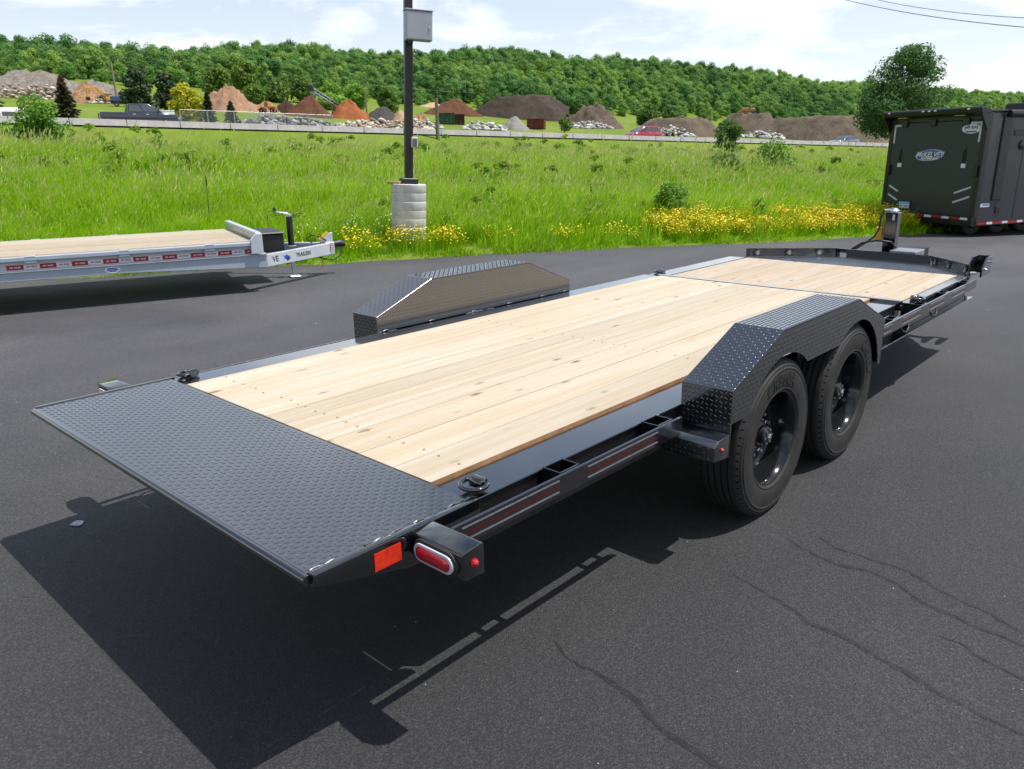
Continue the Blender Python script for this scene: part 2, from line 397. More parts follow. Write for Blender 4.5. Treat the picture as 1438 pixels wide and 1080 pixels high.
# asphalt lot: sheet in edge coordinates, 6 cm proud of the soil, its grass edge slightly ragged
eu = np.concatenate([np.arange(-90, -12, 3), np.arange(-12, 26, .35), np.arange(26, 81, 3)])
vv = np.concatenate([[0.0, -.05, -.15], -np.arange(.6, 24, .8), -np.arange(24, 90, 6)])
def exy(U, Vv):
    j = np.where(np.abs(Vv) < .2, .05 * np.sin(U * 3.1) + .04 * np.sin(U * 7.7 + 1) + .03 * np.sin(U * 17.0), 0)
    j = j + edge_off(U)
    return E0[0] + U * EU[0] + (Vv + j) * EN[0], E0[1] + U * EU[1] + (Vv + j) * EN[1]
V, F = grid(eu, vv, lambda x, y: lot_z(x, y), exy)
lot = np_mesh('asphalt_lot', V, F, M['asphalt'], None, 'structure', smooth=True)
def ribbon(name, pts, w, mat, parent, z=.004):
    mb = MB(); L = []; Rr = []
    P = [Vector((q[0], q[1], 0)) for q in pts]; Q = []
    for a, b in zip(P, P[1:]):
        k = max(2, int((b - a).length / .035))
        for i in range(k): Q.append(a.lerp(b, i / k))
    Q.append(P[-1]); jx = jy = 0; out = []
    for q in Q:
        jx = jx * .72 + random.uniform(-.009, .009); jy = jy * .72 + random.uniform(-.009, .009); out.append(q + Vector((jx, jy, 0)))
    for i, q in enumerate(out):
        d = out[min(i + 1, len(out) - 1)] - out[max(i - 1, 0)]; d.normalize(); nn = Vector((-d.y, d.x, 0))
        ww = w * random.uniform(.55, 1.25) * min(1, .35 + i / 12)
        zz = float(lot_z(q.x, q.y)) + z
        L.append((q.x + nn.x * ww, q.y + nn.y * ww, zz)); Rr.append((q.x - nn.x * ww, q.y - nn.y * ww, zz))
    k = len(L); mb.add(L + Rr, [(i, i + 1, k + i + 1, k + i) for i in range(k - 1)])
    return mb.build(name, mat, parent)
for pts in ([(1.414, 1.77), (1.569, 1.73), (1.685, 1.694), (1.776, 1.637), (1.865, 1.642), (2.024, 1.605), (2.157, 1.573), (2.266, 1.52), (2.388, 1.504), (2.7, 1.46), (3.2, 1.40)],
            [(1.466, 2.202), (1.597, 2.15), (1.698, 2.121), (1.811, 2.164), (1.966, 2.104), (2.137, 2.028), (2.28, 2.007), (2.6, 1.97), (3.1, 1.92)],
            [(1.559, 2.305), (1.659, 2.265), (1.809, 2.256), (1.95, 2.248), (2.093, 2.198), (2.251, 2.144), (2.396, 2.08), (2.8, 1.99)],
            [(1.13, .913), (1.233, .884), (1.385, .88), (1.504, .869), (1.604, .817), (1.704, .796), (1.821, .796), (2.1, .78), (2.4, .74)],
            [(2.169, 1.859), (2.245, 1.866), (2.308, 1.829), (2.376, 1.802), (2.8, 1.7)]):
    ribbon('damp_streak', pts, .0125, M['damp'], lot)
sp_ = MB(); k = 14
ring = [(-1.195 + .036 * random.uniform(.6, 1.2) * math.cos(2 * PI * i / k), .115 + .03 * random.uniform(.5, 1.2) * math.sin(2 * PI * i / k), .004) for i in range(k)]
sp_.add(ring, [tuple(range(k))]); sp_.build('paint_splash', simple('dried_paint', (.42, .43, .46), .7, var=.3, scale=60), lot)
# loose chips of stone on the asphalt
peb = MB()
for i in range(420):
    x = random.uniform(-7, 5); y = random.uniform(-1.5, 9); r = random.uniform(.0015, .0042) * (1 if random.random() < .9 else 1.8)
    if edge_v(x, y) > -.3: continue
    z = float(lot_z(x, y)); a = random.uniform(0, PI)
    pts = [(x + r * math.cos(a + q) * random.uniform(.6, 1.2), y + r * math.sin(a + q) * random.uniform(.6, 1.2), z + .001) for q in (0, 1.6, 3.1, 4.7)]
    peb.add(pts + [(x, y, z + r * .9)], [(0, 1, 4), (1, 2, 4), (2, 3, 4), (3, 0, 4)])
tag(peb.build('stone_chips', simple('stone_chip', (.45, .44, .42), .8, var=.3, scale=3), None, kind='stuff'), 'tiny pale stone chips scattered over the asphalt', 'chips')
# ---------------------------------------------------------------- black tilt trailer
D = .65                       # deck height
def inside(poly, P):
    x, y = P[:, 0], P[:, 1]; res = np.zeros(len(P), bool); n = len(poly)
    for i in range(n):
        (x0, y0), (x1, y1) = poly[i], poly[i - 1]
        c = ((y0 > y) != (y1 > y)) & (x < (x1 - x0) * (y - y0) / (y1 - y0 + 1e-12) + x0); res ^= c
    return res
def tread(name, O, U, V, poly, parent, mat, pitch=.0215, L=.0102, Wd=.0030, H=.0016):
    """raised lugs of chequer plate over a polygon given in (u,v) of the plane O + u U + v V"""
    O, U, V = (np.array(q, float) for q in (O, U, V)); U /= np.linalg.norm(U); V /= np.linalg.norm(V); N = np.cross(U, V)
    P = np.array(poly, float); lo, hi = P.min(0), P.max(0)
    gu = np.arange(lo[0] + pitch * .5, hi[0], pitch); gv = np.arange(lo[1] + pitch * .5, hi[1], pitch)
    I, J = np.meshgrid(np.arange(len(gu)), np.arange(len(gv)), indexing='ij')
    C = np.stack([gu[I.ravel()], gv[J.ravel()]], 1); par = (I + J).ravel() % 2
    ok = inside(poly, C); C, par = C[ok], par[ok]
    ang = np.where(par == 0, PI / 4 + .35, -PI / 4 + .35)
    ca, sa = np.cos(ang), np.sin(ang)
    loc = np.array([(-L, 0, 0), (-L * .5, -Wd, 0), (L * .5, -Wd, 0), (L, 0, 0), (L * .5, Wd, 0), (-L * .5, Wd, 0), (-L * .45, 0, H), (L * .45, 0, H)])
    a = C[:, None, 0] + loc[None, :, 0] * ca[:, None] - loc[None, :, 1] * sa[:, None]
    b = C[:, None, 1] + loc[None, :, 0] * sa[:, None] + loc[None, :, 1] * ca[:, None]
    X = O + a[..., None] * U + b[..., None] * V + (loc[None, :, 2] + .0002)[..., None] * N
    tri = np.array([(0, 1, 6), (1, 2, 7), (1, 7, 6), (2, 3, 7), (3, 4, 7), (4, 5, 6), (4, 6, 7), (5, 0, 6)])
    F = (tri[None] + (np.arange(len(C)) * 8)[:, None, None]).reshape(-1, 3)
    return np_mesh(name, X.reshape(-1, 3), F, mat, parent, 'stuff', smooth=False)
def arc(cx, cy, r, a0, a1, n): return [(cx + r * math.cos(a0 + (a1 - a0) * i / n), cy + r * math.sin(a0 + (a1 - a0) * i / n)) for i in range(n + 1)]
def sheet(mb, pts, th, n):
    """thick sheet from a planar outline, thickened along -n"""
    n = Vector(n).normalized(); k = len(pts); a = [Vector(q) for q in pts]
    return mb.add(a + [q - n * th for q in a], [tuple(range(k)), tuple(range(k, 2 * k))[::-1]] + [(i, (i + 1) % k, k + (i + 1) % k, k + i) for i in range(k)])

M['weld'] = simple('weld_metal', (.20, .20, .21), .35, metal=.8, var=.5, scale=200)
TR = thing('tilt_trailer', 'black tandem axle tilt deck trailer with pale pine planks in the foreground', 'trailer')
# tail plate
tp = MB().box(-1.045, 1.045, .0, .600, D - .008, D).build('tail_plate', M['tread'], TR, .002)
tread('tread_pattern', (0, 0, D), (1, 0, 0), (0, 1, 0), [(-1.04, .006), (1.04, .006), (1.04, .592), (-1.04, .592)], tp, M['tread'])
MB().tube([(-1.06, -.004, D - .016), (1.06, -.004, D - .016)], .0155, 10).build('rear_bar', M['black'], TR, smooth=40)
for s in (1, -1):
    x0, x1 = (1.048, 1.078) if s > 0 else (-1.078, -1.048)
    sr = MB().prism([(.004, D + .004), (.004, D - .035), (.33, D - .115), (.62, D - .125), (.62, D + .004)], 'x', x0, x1).build('tail_side_rail', M['black'], TR, .004, smooth=40, seg=2)
    for y0, y1 in ((.012, .09), (.19, .33), (.37, .41), (.5, .585)):
        w = MB(); k = max(4, int((y1 - y0) / .012))
        w.tube([(s * (1.0465 + random.uniform(-.0025, .0025)), y0 + (y1 - y0) * i / k, D + .003 + random.uniform(-.001, .002)) for i in range(k + 1)], [random.uniform(.0018, .0042) for i in range(k + 1)], 6)
        if s > 0: w.build('weld_bead', M['weld'], sr, smooth=60)
    rf = MB().box(min(s * 1.0785, s * 1.081), max(s * 1.0785, s * 1.081), .198, .294, .578, .633).build('side_reflector', M['red_refl'], TR)
    rf['label'] = 'rectangular red reflector on the tail side rail'
# steel side decks, wood planks
for s, x0, x1 in ((1, .872, 1.052), (-1, -1.052, -.889)):
    MB().box(x0, x1, .602, 4.835, D - .024, D - (.012 if s > 0 else .003)).build('side_deck', M['black'], TR, .003)
    MB().box(1.055 if s > 0 else -1.052, 1.128 if s > 0 else -.885, 4.895, 6.43, D - .022, D - .012).build('side_deck', M['black'], TR, .003)
bounds = [-.885, -.714, -.512, -.298, -.170, -.028, .124, .268, .472, .667, .868]
for a, b in zip(bounds, bounds[1:]):
    t0, t1 = random.uniform(-.001, .0015), random.uniform(-.001, .0015); g = .0026
    mb = MB(); L0, L1 = .603, 4.832
    mb.add([(a + g, L0, D - .036), (b - g, L0, D - .036), (b - g, L1, D - .036), (a + g, L1, D - .036),
            (a + g, L0, D + .003 + t0), (b - g, L0, D + .003 + t1), (b - g, L1, D + .003 + t1), (a + g, L1, D + .003 + t0)],
           [(0, 3, 2, 1), (4, 5, 6, 7), (0, 1, 5, 4), (1, 2, 6, 5), (2, 3, 7, 6), (3, 0, 4, 7)])
    if b > .86: mb.m[3] = 1
    o = mb.build('plank', [M['wood'], M['wood_edge']], TR, 0 if b > .86 else .0018)
# screws: rows over the cross members
screw = MB().lathe([(.0001, .0012), (.0045, .0012), (.0052, 0)], (0, 0, 0), 'z', 8).mesh('screw', M['wood_edge'])
for yy in (.78, 2.55, 4.6):
    for a, b in zip(bounds, bounds[1:]):
        for q in (.22, .78):
            link_mesh('screw', screw, TR, (a + (b - a) * q + random.uniform(-.008, .008), yy + random.uniform(-.012, .012), D + .0048))
MB().box(-.886, .873, .585, 4.835, D - .05, D - .037).build('deck_underlay', M['dark'], TR)
FD = D - .012
fb = [-.862, -.70, -.50, -.29, -.08, .11, .30, .49, .69, .87, 1.05]
for a, b in zip(fb, fb[1:]):
    o = MB().box(a + .0028, b - .0028, 4.90, 6.425, FD - .036, FD + .003 + random.uniform(-.001, .001)).build('plank', M['wood_front'], TR, .0018)
    for yy in (5.02, 6.25):
        for q in (.25, .75): link_mesh('screw', screw, TR, (a + (b - a) * q, yy + random.uniform(-.01, .01), FD + .0045))
MB().box(-.863, 1.051, 4.895, 6.43, FD - .05, FD - .037).build('deck_underlay', M['dark'], TR)
MB().box(-.93, 1.07, 4.838, 4.894, D - .03, D + .006).build('hinge_bar', M['black'], TR, .004)
MB().tube([(-1.0, 4.865, D - .045), (1.08, 4.865, D - .045)], .022, 10).build('hinge_pin', M['dark'], TR, smooth=40)
# front tread plate and bulkhead rail
nose = [(-.90, 6.475), (-.33, 7.36), (.62, 7.22), (1.13, 6.475)]
FS = .045            # tilt added to the plate so it mirrors sky over the rail
fp = sheet(MB(), [(q[0], q[1], FD - FS * (q[1] - 6.433)) for q in [(-.90, 6.433), (1.13, 6.433)] + nose[::-1]], .008, (0, FS, 1)).build('front_tread_plate', M['tread'], TR)
tread('tread_pattern', (0, 0, FD + FS * 6.433), (1, 0, 0), (0, 1, -FS), [(-.89, 6.44), (1.12, 6.44), (.62, 7.19), (-.32, 7.33)], fp, M['steel_tread'] if 'steel_tread' in M else M['tread'], H=.0022)
def holed_plate(name, a, b, h, holes, r, mat, parent, th=.010, notch=None, endr=.03):
    """upright plate from a to b with round holes; notch=(s0,s1) opens a slot at its foot"""
    a = Vector(a); b = Vector(b); d = (b - a); L = d.length; d.normalize(); z = Vector((0, 0, 1)); nn = d.cross(z)
    bm = bmesh.new()
    def quad2(pts): 
        vs = [bm.verts.new(a + d * q[0] + z * q[1]) for q in pts]; bm.faces.new(vs)
    xs = [0.0]; cells = []
    for hx in holes:
        cells.append((xs[-1], hx - h / 2, None)); cells.append((hx - h / 2, hx + h / 2, hx)); xs.append(hx + h / 2)
    cells.append((xs[-1], L, None))
    for c0, c1, hx in cells:
        if hx is None:
            if notch and c0 < notch[0] < c1:
                quad2([(c0, 0), (notch[0], 0), (notch[0], h), (c0, h)]); quad2([(notch[0], h * .5), (notch[1], h * .5), (notch[1], h), (notch[0], h)]); quad2([(notch[1], 0), (c1, 0), (c1, h), (notch[1], h)])
            else: quad2([(c0, 0), (c1, 0), (c1, h), (c0, h)])
        else:
            n = 24
            for k in range(n):
                t0, t1 = 2 * PI * k / n, 2 * PI * (k + 1) / n
                def sq(t):
                    m = max(abs(math.cos(t)), abs(math.sin(t))); return (hx + h / 2 * math.cos(t) / m, h / 2 + h / 2 * math.sin(t) / m)
                def ci(t): return (hx + r * math.cos(t), h / 2 + r * math.sin(t))
                quad2([ci(t0), sq(t0), sq(t1), ci(t1)])
    bmesh.ops.remove_doubles(bm, verts=bm.verts, dist=1e-5)
    bmesh.ops.recalc_face_normals(bm, faces=bm.faces)
    bmesh.ops.solidify(bm, geom=bm.faces[:], thickness=th)
    me = bpy.data.meshes.new(name); bm.to_mesh(me); bm.free(); me.materials.append(mat)
    o = bpy.data.objects.new(name, me); COL.objects.link(o); o.parent = parent; return o
hz = FD + .001; hz1 = FD - FS * .93; hz2 = FD - FS * .79; HR = .086
holed_plate('bulkhead_rail', (-.90, 6.48, hz), (-.33, 7.365, hz1), HR, [.13, .50, .86], .024, M['black'], TR)
holed_plate('bulkhead_rail', (-.33, 7.367, hz1), (.62, 7.227, hz2), HR, [], .022, M['black'], TR, notch=(.0501, .13))
holed_plate('bulkhead_rail', (.621, 7.225, hz2), (1.13, 6.48, hz), HR, [.13, .44, .80], .022, M['black'], TR, notch=(.005, .055))
# rub rails, stake pockets, conspicuity tape
def side(s):
    X = lambda x: s * x; low = 0 if s > 0 else .02
    def bx(mb, x0, x1, *r): return mb.box(min(X(x0), X(x1)), max(X(x0), X(x1)), *r)
    for y0, y1, xr, zt, tapes, pockets in ((.43, 1.74, 1.139, D - .004, ((.47, .93), (1.09, 1.55)), (1.005, 1.625)),
                                          (3.83, 6.40, 1.196 if s > 0 else 1.10, D - .016, ((4.0, 4.22), (4.44, 4.83), (5.07, 5.42), (5.66, 6.02)), (4.33, 4.95, 5.54, 6.14))):
        zt = zt - low; xi = 1.056 if xr < 1.19 else 1.131
        r = bx(MB(), xr, xr + .011, y0, y1, zt - .078, zt).build('rub_rail', M['black'], TR, .003)
        for a, b in tapes:
            bx(MB(), xr + .0112, xr + .0122, a, b, zt - .043, zt - .034).build('reflective_tape', M['dot_shaded_red'], r)
            for zz in (zt - .0165, zt - .058): bx(MB(), xr + .0112, xr + .0135, a, b, zz - .0022, zz + .0022).build('flange_glint', M['steel'], r)  # thin steel strips added in place of bright reflections along the flange
        for py in pockets:
            p = MB(); t = .006; z0, z1 = zt - .085, zt + .002
            bx(p, xi, xr - .001, py - .055, py - .055 + t, z0, z1); bx(p, xi, xr - .001, py + .055 - t, py + .055, z0, z1)
            bx(p, xi, xi + t, py - .0485, py + .0485, z0, z1); bx(p, xr - .008, xr - .0012, py - .0485, py + .0485, z0, z1)
            p.build('stake_pocket', M['black'], TR, .0015)
for s in (1, -1): side(s)
# underframe
for s in (1, -1):
    a, b = sorted((s * .985, s * 1.045))
    MB().box(a, b, .63, 4.82, .47, D - .026).build('side_channel', M['dark'], TR, .004)
    MB().box(*((a, b) if s < 0 else (1.06, 1.126)), 4.90, 6.44, .47, D - .026).build('side_channel', M['dark'], TR, .004)
    a, b = sorted((s * 1.0, s * (1.19 if s > 0 else 1.115))); MB().box(a, b, 3.86, 6.45, .462, .470).build('lower_flange', M['black'], TR, .002)
    a, b = sorted((s * .60, s * .68)); MB().box(a, b, .9, 7.0, .36, .57).build('main_beam', M['dark'], TR, .004)
for yy in np.arange(.25, 6.5, .41):
    MB().box(-.98, .98, yy - .02, yy + .02, .53, D - .052).build('cross_member', M['dark'], TR)
for s in (1, -1):
    a, b = sorted((s * .88, s * 1.02)); MB().box(a, b, 5.62, 5.78, .33, .47).build('hanger_bracket', M['dark'], TR, .004)
    a, b = sorted((s * .80, s * .98)); MB().box(a, b, 4.75, 4.95, .30, .46).build('hanger_bracket', M['dark'], TR, .004)
HUBS = (2.405, 3.335)
for hy in HUBS: MB().tube([(-1.05, hy, .39), (1.05, hy, .39)], .058, 14).build('axle', M['dark'], TR, smooth=40)
# tie hooks under the front rub rail
for yy in (4.50, 5.16):
    MB().tube([(1.190, yy - .09, .585), (1.215, yy - .07, .535), (1.22, yy, .515), (1.215, yy + .07, .535), (1.190, yy + .09, .60)], .007, 8).build('tie_hook', M['dark'], TR, smooth=50)
MB().tube([(1.08, 6.42, .52), (1.15, 6.48, .515)], .009, 8).build('release_handle', M['steel'], TR, smooth=40)
MB().tube([(1.10, 6.50, .655), (1.16, 6.53, .655)], .013, 8).build('latch_pin', M['steel'], TR, smooth=40)
# lamp boxes
for s in (1, -1):
    X = lambda a, b: (min(s * a, s * b), max(s * a, s * b))
    lb = MB(); x0, x1 = X(1.079, 1.282)
    lb.prism([(.352, .556), (.430, .552), (.430, .648), (.418, .653), (.343, .645), (.340, .636)], 'x', x0, x1)
    lb = lb.build('lamp_box', M['black'], TR, .004, smooth=40, seg=2)
    cx = s * 1.176
    def oval(w, h, n=10): return [(cx + (w / 2 - h / 2) + q[0], q[1]) for q in arc(0, 0, h / 2, -PI / 2, PI / 2, n)] + [(cx - (w / 2 - h / 2) + q[0], q[1]) for q in arc(0, 0, h / 2, PI / 2, 3 * PI / 2, n)]
    zc = .600
    MB().prism([(q[0], q[1] + zc) for q in oval(.186, .078)], 'y', .333, .352).build('lamp_gasket', M['rubber'], lb, .004, smooth=40, seg=2)
    MB().prism([(q[0], q[1] + zc) for q in oval(.164, .058)], 'y', .327, .346).build('lamp_bezel', M['white_plastic'], lb, .003, smooth=40, seg=2)
    ln = MB(); O = [(q[0], q[1] + zc) for q in oval(.144, .042)]; I2 = [(q[0], q[1] + zc) for q in oval(.120, .020)]
    k = len(O); ln.add([(q[0], .3265, q[1]) for q in O] + [(q[0], .318, q[1]) for q in I2], [(i, (i + 1) % k, k + (i + 1) % k, k + i) for i in range(k)] + [tuple(range(k, 2 * k))])
    ln.build('tail_lens', M['red_lens'], lb, smooth=50)
    MB().lathe([(.0135, 0), (.0135, .004 * s), (.010, .005 * s), (.010, .010 * s), (.006, .014 * s), (.0005, .015 * s)], (s * 1.2825, .388, .603), 'x', 16).build('side_marker', M['red_lens'], lb, smooth=50)
    # fender step bracket with marker
    x0, x1 = X(1.048, 1.293)
    sb = MB().prism([(1.760, .468), (1.884, .455), (1.884, .560), (1.790, .556), (1.760, .535)], 'x', x0, x1).build('step_bracket', M['tread'], TR, .005, smooth=40, seg=2)
    tread('tread_pattern', (x0 if s > 0 else x0, 1.7595, .47), (1, 0, 0), (0, 0, 1), [(.01, .0), (.235, .0), (.235, .06), (.01, .06)], sb, M['tread'])
    MB().lathe([(.0105, 0), (.0105, .005 * s), (.006, .010 * s), (.0005, .011 * s)], (s * 1.2935, 1.818, .508), 'x', 14).build('side_marker', M['red_lens'], sb, smooth=50)
# D rings
def dring(x, y, z, rz):
    e = bpy.data.objects.new('d_ring', None); COL.objects.link(e); e.parent = TR; e.location = (x, y, z); e.rotation_euler = (0, 0, rz); e.empty_display_size = .02
    pts = [(-.040, .0, .016), (-.046, -.018, .016), (-.043, -.045, .015), (-.025, -.062, .014), (0, -.068, .014), (.025, -.062, .014), (.043, -.045, .015), (.046, -.018, .016), (.040, .0, .016)]
    MB().tube(pts, .0085, 10, closed=True).build('ring', M['black'], e, smooth=50)
    st = MB(); st.prism([(-.022, .001)] + arc(0, .014, .0215, PI, 0, 8) + [(.022, .001)], 'x', -.026, .026)
    st.build('weld_strap', M['black'], e, .002, smooth=45)
dring(1.004, .690, D, R(5)); dring(-1.01, .690, D, R(-70)); dring(1.10, 5.06, FD, R(60)); dring(-.985, 5.02, FD, R(-95))
# fenders
prof = [(1.886, .745), (2.345, .925), (3.30, .925), (3.78, .735)]
for s in (1, -1):
    X = lambda a, b: (min(s * a, s * b), max(s * a, s * b))
    fe = bpy.data.objects.new('fender', None); COL.objects.link(fe); fe.parent = TR; fe.location = (s * 1.17, 2.83, .8); fe.empty_display_size = .05
    def put(mb, name, mat, bev=.002, sm_=0):
        mb.v = [(q[0] - s * 1.17, q[1] - 2.83, q[2] - .8) for q in mb.v]; return mb.build(name, mat, fe, bev, smooth=sm_)
    x0, x1 = X(1.054, 1.292)
    top = MB().prism(prof + [(q[0], q[1] - .007) for q in prof[::-1]], 'x', x0, x1); tpo = put(top, 'fender_top', M['tread'], .0015)
    xi0, xi1 = X(1.055, 1.060)
    inner = MB().prism([(1.888, D + .002)] + [(q[0], q[1] - .008) for q in prof] + [(3.778, D + .002)], 'x', xi0, xi1); inn = put(inner, 'inner_panel', M['tread'], 0)
    xo0, xo1 = X(1.285, 1.291)
    sk = [(1.889, .70)] + [(q[0] + (.001 if i == 0 else 0), q[1] - .008) for i, q in enumerate(prof)] + [(3.777, .47), (3.742, .47)]
    a1 = arc(HUBS[1], .39, .412, R(12), R(128), 14); a0 = arc(HUBS[0], .39, .412, R(52), R(150), 14)
    sk += a1 + a0 + [(1.90, .60), (1.889, .45)]
    put(MB().prism(sk, 'x', xo0, xo1), 'outer_skirt', M['tread'], 0)
    rr = put(MB().box(x0, x1, 1.886, 1.892, .452, .742), 'rear_end_plate', M['tread'], .002)
    put(MB().box(x0, x1, 3.774, 3.780, .47, .732), 'front_end_plate', M['tread'], .002)
    # chequer lugs on every sheet
    off = np.array([s * 1.17, 2.83, .8])
    for (ya, za), (yb, zb) in zip(prof, prof[1:]):
        L = math.hypot(yb - ya, zb - za)
        tread('tread_pattern', np.array([x0, ya, za + .0005]) - off, (1, 0, 0), (0, (yb - ya) / L, (zb - za) / L), [(.006, .008), (.232, .008), (.232, L - .008), (.006, L - .008)], fe, M['tread'])
    if s < 0:
        tread('tread_pattern', np.array([-1.0548, 0, 0]) - off, (0, 1, 0), (0, 0, 1), [(1.9, D + .01), (1.9, .725), (2.35, .905), (3.29, .905), (3.765, .72), (3.765, D + .01)], fe, M['tread'])
    else:
        tread('tread_pattern', np.array([1.2912, 0, 0]) - off, (0, 1, 0), (0, 0, 1), [(1.9, .62), (1.9, .72), (2.35, .905), (3.29, .905), (3.765, .72), (3.765, .5), (3.75, .5)] + arc(HUBS[1], .39, .425, R(14), R(126), 10) + arc(HUBS[0], .39, .425, R(54), R(148), 10), fe, M['tread'])
    tread('tread_pattern', np.array([x0, 1.8858, 0]) - off, (1, 0, 0), (0, 0, 1), [(.006, .57), (.232, .57), (.232, .735), (.006, .735)], fe, M['tread'])
    for yy in (1.95, 2.33, 2.72, 3.08, 3.45, 3.72):
        xw = 1.0505; w = MB(); w.tube([(s * (xw + .001), yy - .022, D + .004), (s * xw, yy, D + .006), (s * (xw + .001), yy + .022, D + .004)], [.003, .006, .003], 6)
        w.build('weld_bead', M['weld'], TR, smooth=60)
MB().box(-1.056, -1.05, 1.93, 3.74, D + .0015, D + .02).build('fender_flange', M['black'], TR, .002)
# wheels
def tyre_mesh():
    R0, W2 = .385, .107
    pr = [(.228, -.085), (.236, -.098), (.240, -.1005), (.243, -.1035), (.246, -.1035), (.249, -.102), (.262, -.105), (.290, -.1072), (.318, -.1066), (.334, -.1046), (.337, -.1064), (.341, -.1064), (.344, -.1028), (.352, -.1005), (.355, -.102), (.358, -.1015), (.360, -.0975), (.372, -.090)]
    tread_p = [(.380, -.084), (.385, -.074)]
    for g in (-.048, -.016, .016, .048): tread_p += [(R0, g - .0055), (R0 - .011, g - .004), (R0 - .011, g + .004), (R0, g + .0055)]
    tread_p += [(.385, .074), (.380, .084)]
    out = pr + tread_p + [(r, -t) for r, t in pr[::-1]]
    return MB().lathe(out, (0, 0, 0), 'x', 72).mesh('tyre', M['rubber'], smooth=32)
TYRE = tyre_mesh()
sp = MB()
for k in range(66):
    a = 2 * PI * k / 66
    for sx in (1, -1):
        c, s_ = math.cos(a), math.sin(a); x = sx * .083
        q = [Vector((x - sx * .012, 0, 0)) + Vector((0, c, s_)) * .3856, Vector((x + sx * .010, 0, 0)) + Vector((0, c, s_)) * .3735]
        tg = Vector((0, -s_, c)) * .0032
        sp.add([q[0] - tg, q[0] + tg, q[1] + tg + Vector((sx * .003, 0, 0)), q[1] - tg + Vector((sx * .003, 0, 0))], [(0, 1, 2, 3)])
M['sipe'] = simple('tread_sipe', (.004, .004, .004), .9, spec=.1)
SIPE = sp.mesh('tread_sipes', M['sipe'])
RIM = MB().lathe([(.236, .080), (.240, .088), (.236, .094), (.226, .092), (.219, .082), (.212, .060), (.206, .030), (.200, .0), (.196, -.018), (.186, -.030), (.172, -.030), (.160, -.020), (.145, -.016), (.125, -.022), (.110, -.024), (.075, -.024), (.074, -.030)], (0, 0, 0), 'x', 56).mesh('rim', M['rim'], smooth=35)
HUB = MB().lathe([(.074, -.026), (.072, .008), (.066, .020), (.050, .026), (.046, .052), (.040, .058), (.022, .060), (.0005, .060)], (0, 0, 0), 'x', 28).mesh('hub', M['dark'], smooth=35)
NUT = MB().lathe([(.014, -.022), (.014, -.012), (.0115, -.011), (.0115, .004), (.0085, .006), (.0085, .020), (.0005, .021)], (0, 0, 0), 'x', 6).mesh('lug_nut', M['zinc'], smooth=30)
CAPN = MB().lathe([(.0155, .058), (.0155, .068), (.012, .072), (.0005, .072)], (0, 0, 0), 'x', 6).mesh('hub_nut', M['zinc'])
CAPB = MB().lathe([(.006, .054), (.006, .064), (.0005, .065)], (0, 0, 0), 'x', 6).mesh('cap_bolt', M['zinc'])
tv, tf = text_geo('CR960A', .082, .0016, bold=.0022, spacing=1.1)
def bend_text(tv, r, a0):
    out = []
    for x, y, z in tv:
        a = a0 - x / r; rr = r + y
        out.append((.1072 + z, rr * math.cos(a), rr * math.sin(a)))
    return out
TXT = MB().add(bend_text(tv, .292, R(88)), tf).mesh('tyre_lettering', M['rubber_text'])
for s in (1, -1):
    for hy in HUBS:
        e = bpy.data.objects.new('wheel', None); COL.objects.link(e); e.parent = TR; e.location = (s * 1.176, hy, .3845); e.rotation_euler = (0, 0, 0 if s > 0 else PI); e.empty_display_size = .05
        roll = random.uniform(-.2, .2) if s < 0 else (.06 if hy < 3 else -.9)
        ty = link_mesh('tyre', TYRE, e); so = link_mesh('tread_sipes', SIPE, e); so['kind'] = 'stuff'
        if s > 0: link_mesh('tyre_lettering', TXT, e, rot=(roll, 0, 0))
        rm = link_mesh('rim', RIM, e); hb = link_mesh('hub', HUB, e); link_mesh('hub_nut', CAPN, hb)
        for k in range(8): a = 2 * PI * k / 8 + .3 + roll; link_mesh('lug_nut', NUT, rm, (0, .1 * math.cos(a), .1 * math.sin(a)))
        for k in range(6): a = 2 * PI * k / 6 + roll; link_mesh('cap_bolt', CAPB, hb, (0, .034 * math.cos(a), .034 * math.sin(a)))
# tongue, jack, coupler
for s in (1, -1): MB().beam((s * .66, 6.6, .44), (s * .06, 9.0, .44), .075, .15).build('tongue_rail', M['dark'], TR, .004)
MB().box(-.075, .075, 8.86, 9.30, .38, .54).build('coupler', M['dark'], TR, .01)
jk = MB().box(-.062, .062, 7.98, 8.104, .07, 1.02).build('jack_post', M['black'], TR, .008, seg=2)
MB().lathe([(.056, 1.021), (.056, 1.04), (.046, 1.048), (.03, 1.062), (.0005, 1.066)], (0, 8.04, 0), 'z', 20).build('jack_cap', M['zinc'], jk, smooth=40)
MB().tube([(-.03, 7.99, 1.045), (-.075, 7.97, 1.04)], .016, 10).build('hose_fitting', M['zinc'], jk, smooth=40)
MB().box(.012, .034, 7.976, 7.979, .94, 1.0).build('decal', M['dot_white'], jk)
MB().box(-.11, .11, 7.94, 8.15, .045, .07).build('jack_foot', M['zinc'], jk, .004)
MB().tube([(-.075, 7.97, 1.04), (-.10, 7.95, .98), (-.095, 7.93, .85), (-.13, 7.90, .76), (-.22, 7.84, .68), (-.31, 7.75, .60)], .011, 8).build('hose', M['hose'], TR, smooth=60)
MB().tube([(-.31, 7.78, .63), (-.22, 7.80, .70), (-.08, 7.86, .735), (.05, 7.90, .72), (.10, 7.92, .66), (.06, 7.93, .60)], .010, 8).build('hose', M['hose'], TR, smooth=60)
MB().box(-.16, -.085, 8.02, 8.06, .70, .86).build('fluid_reservoir', M['yellow'], TR, .008)
MB().box(.10, .36, 7.72, 8.02, .45, .655).build('hydraulic_box', M['steel'], TR, .006)
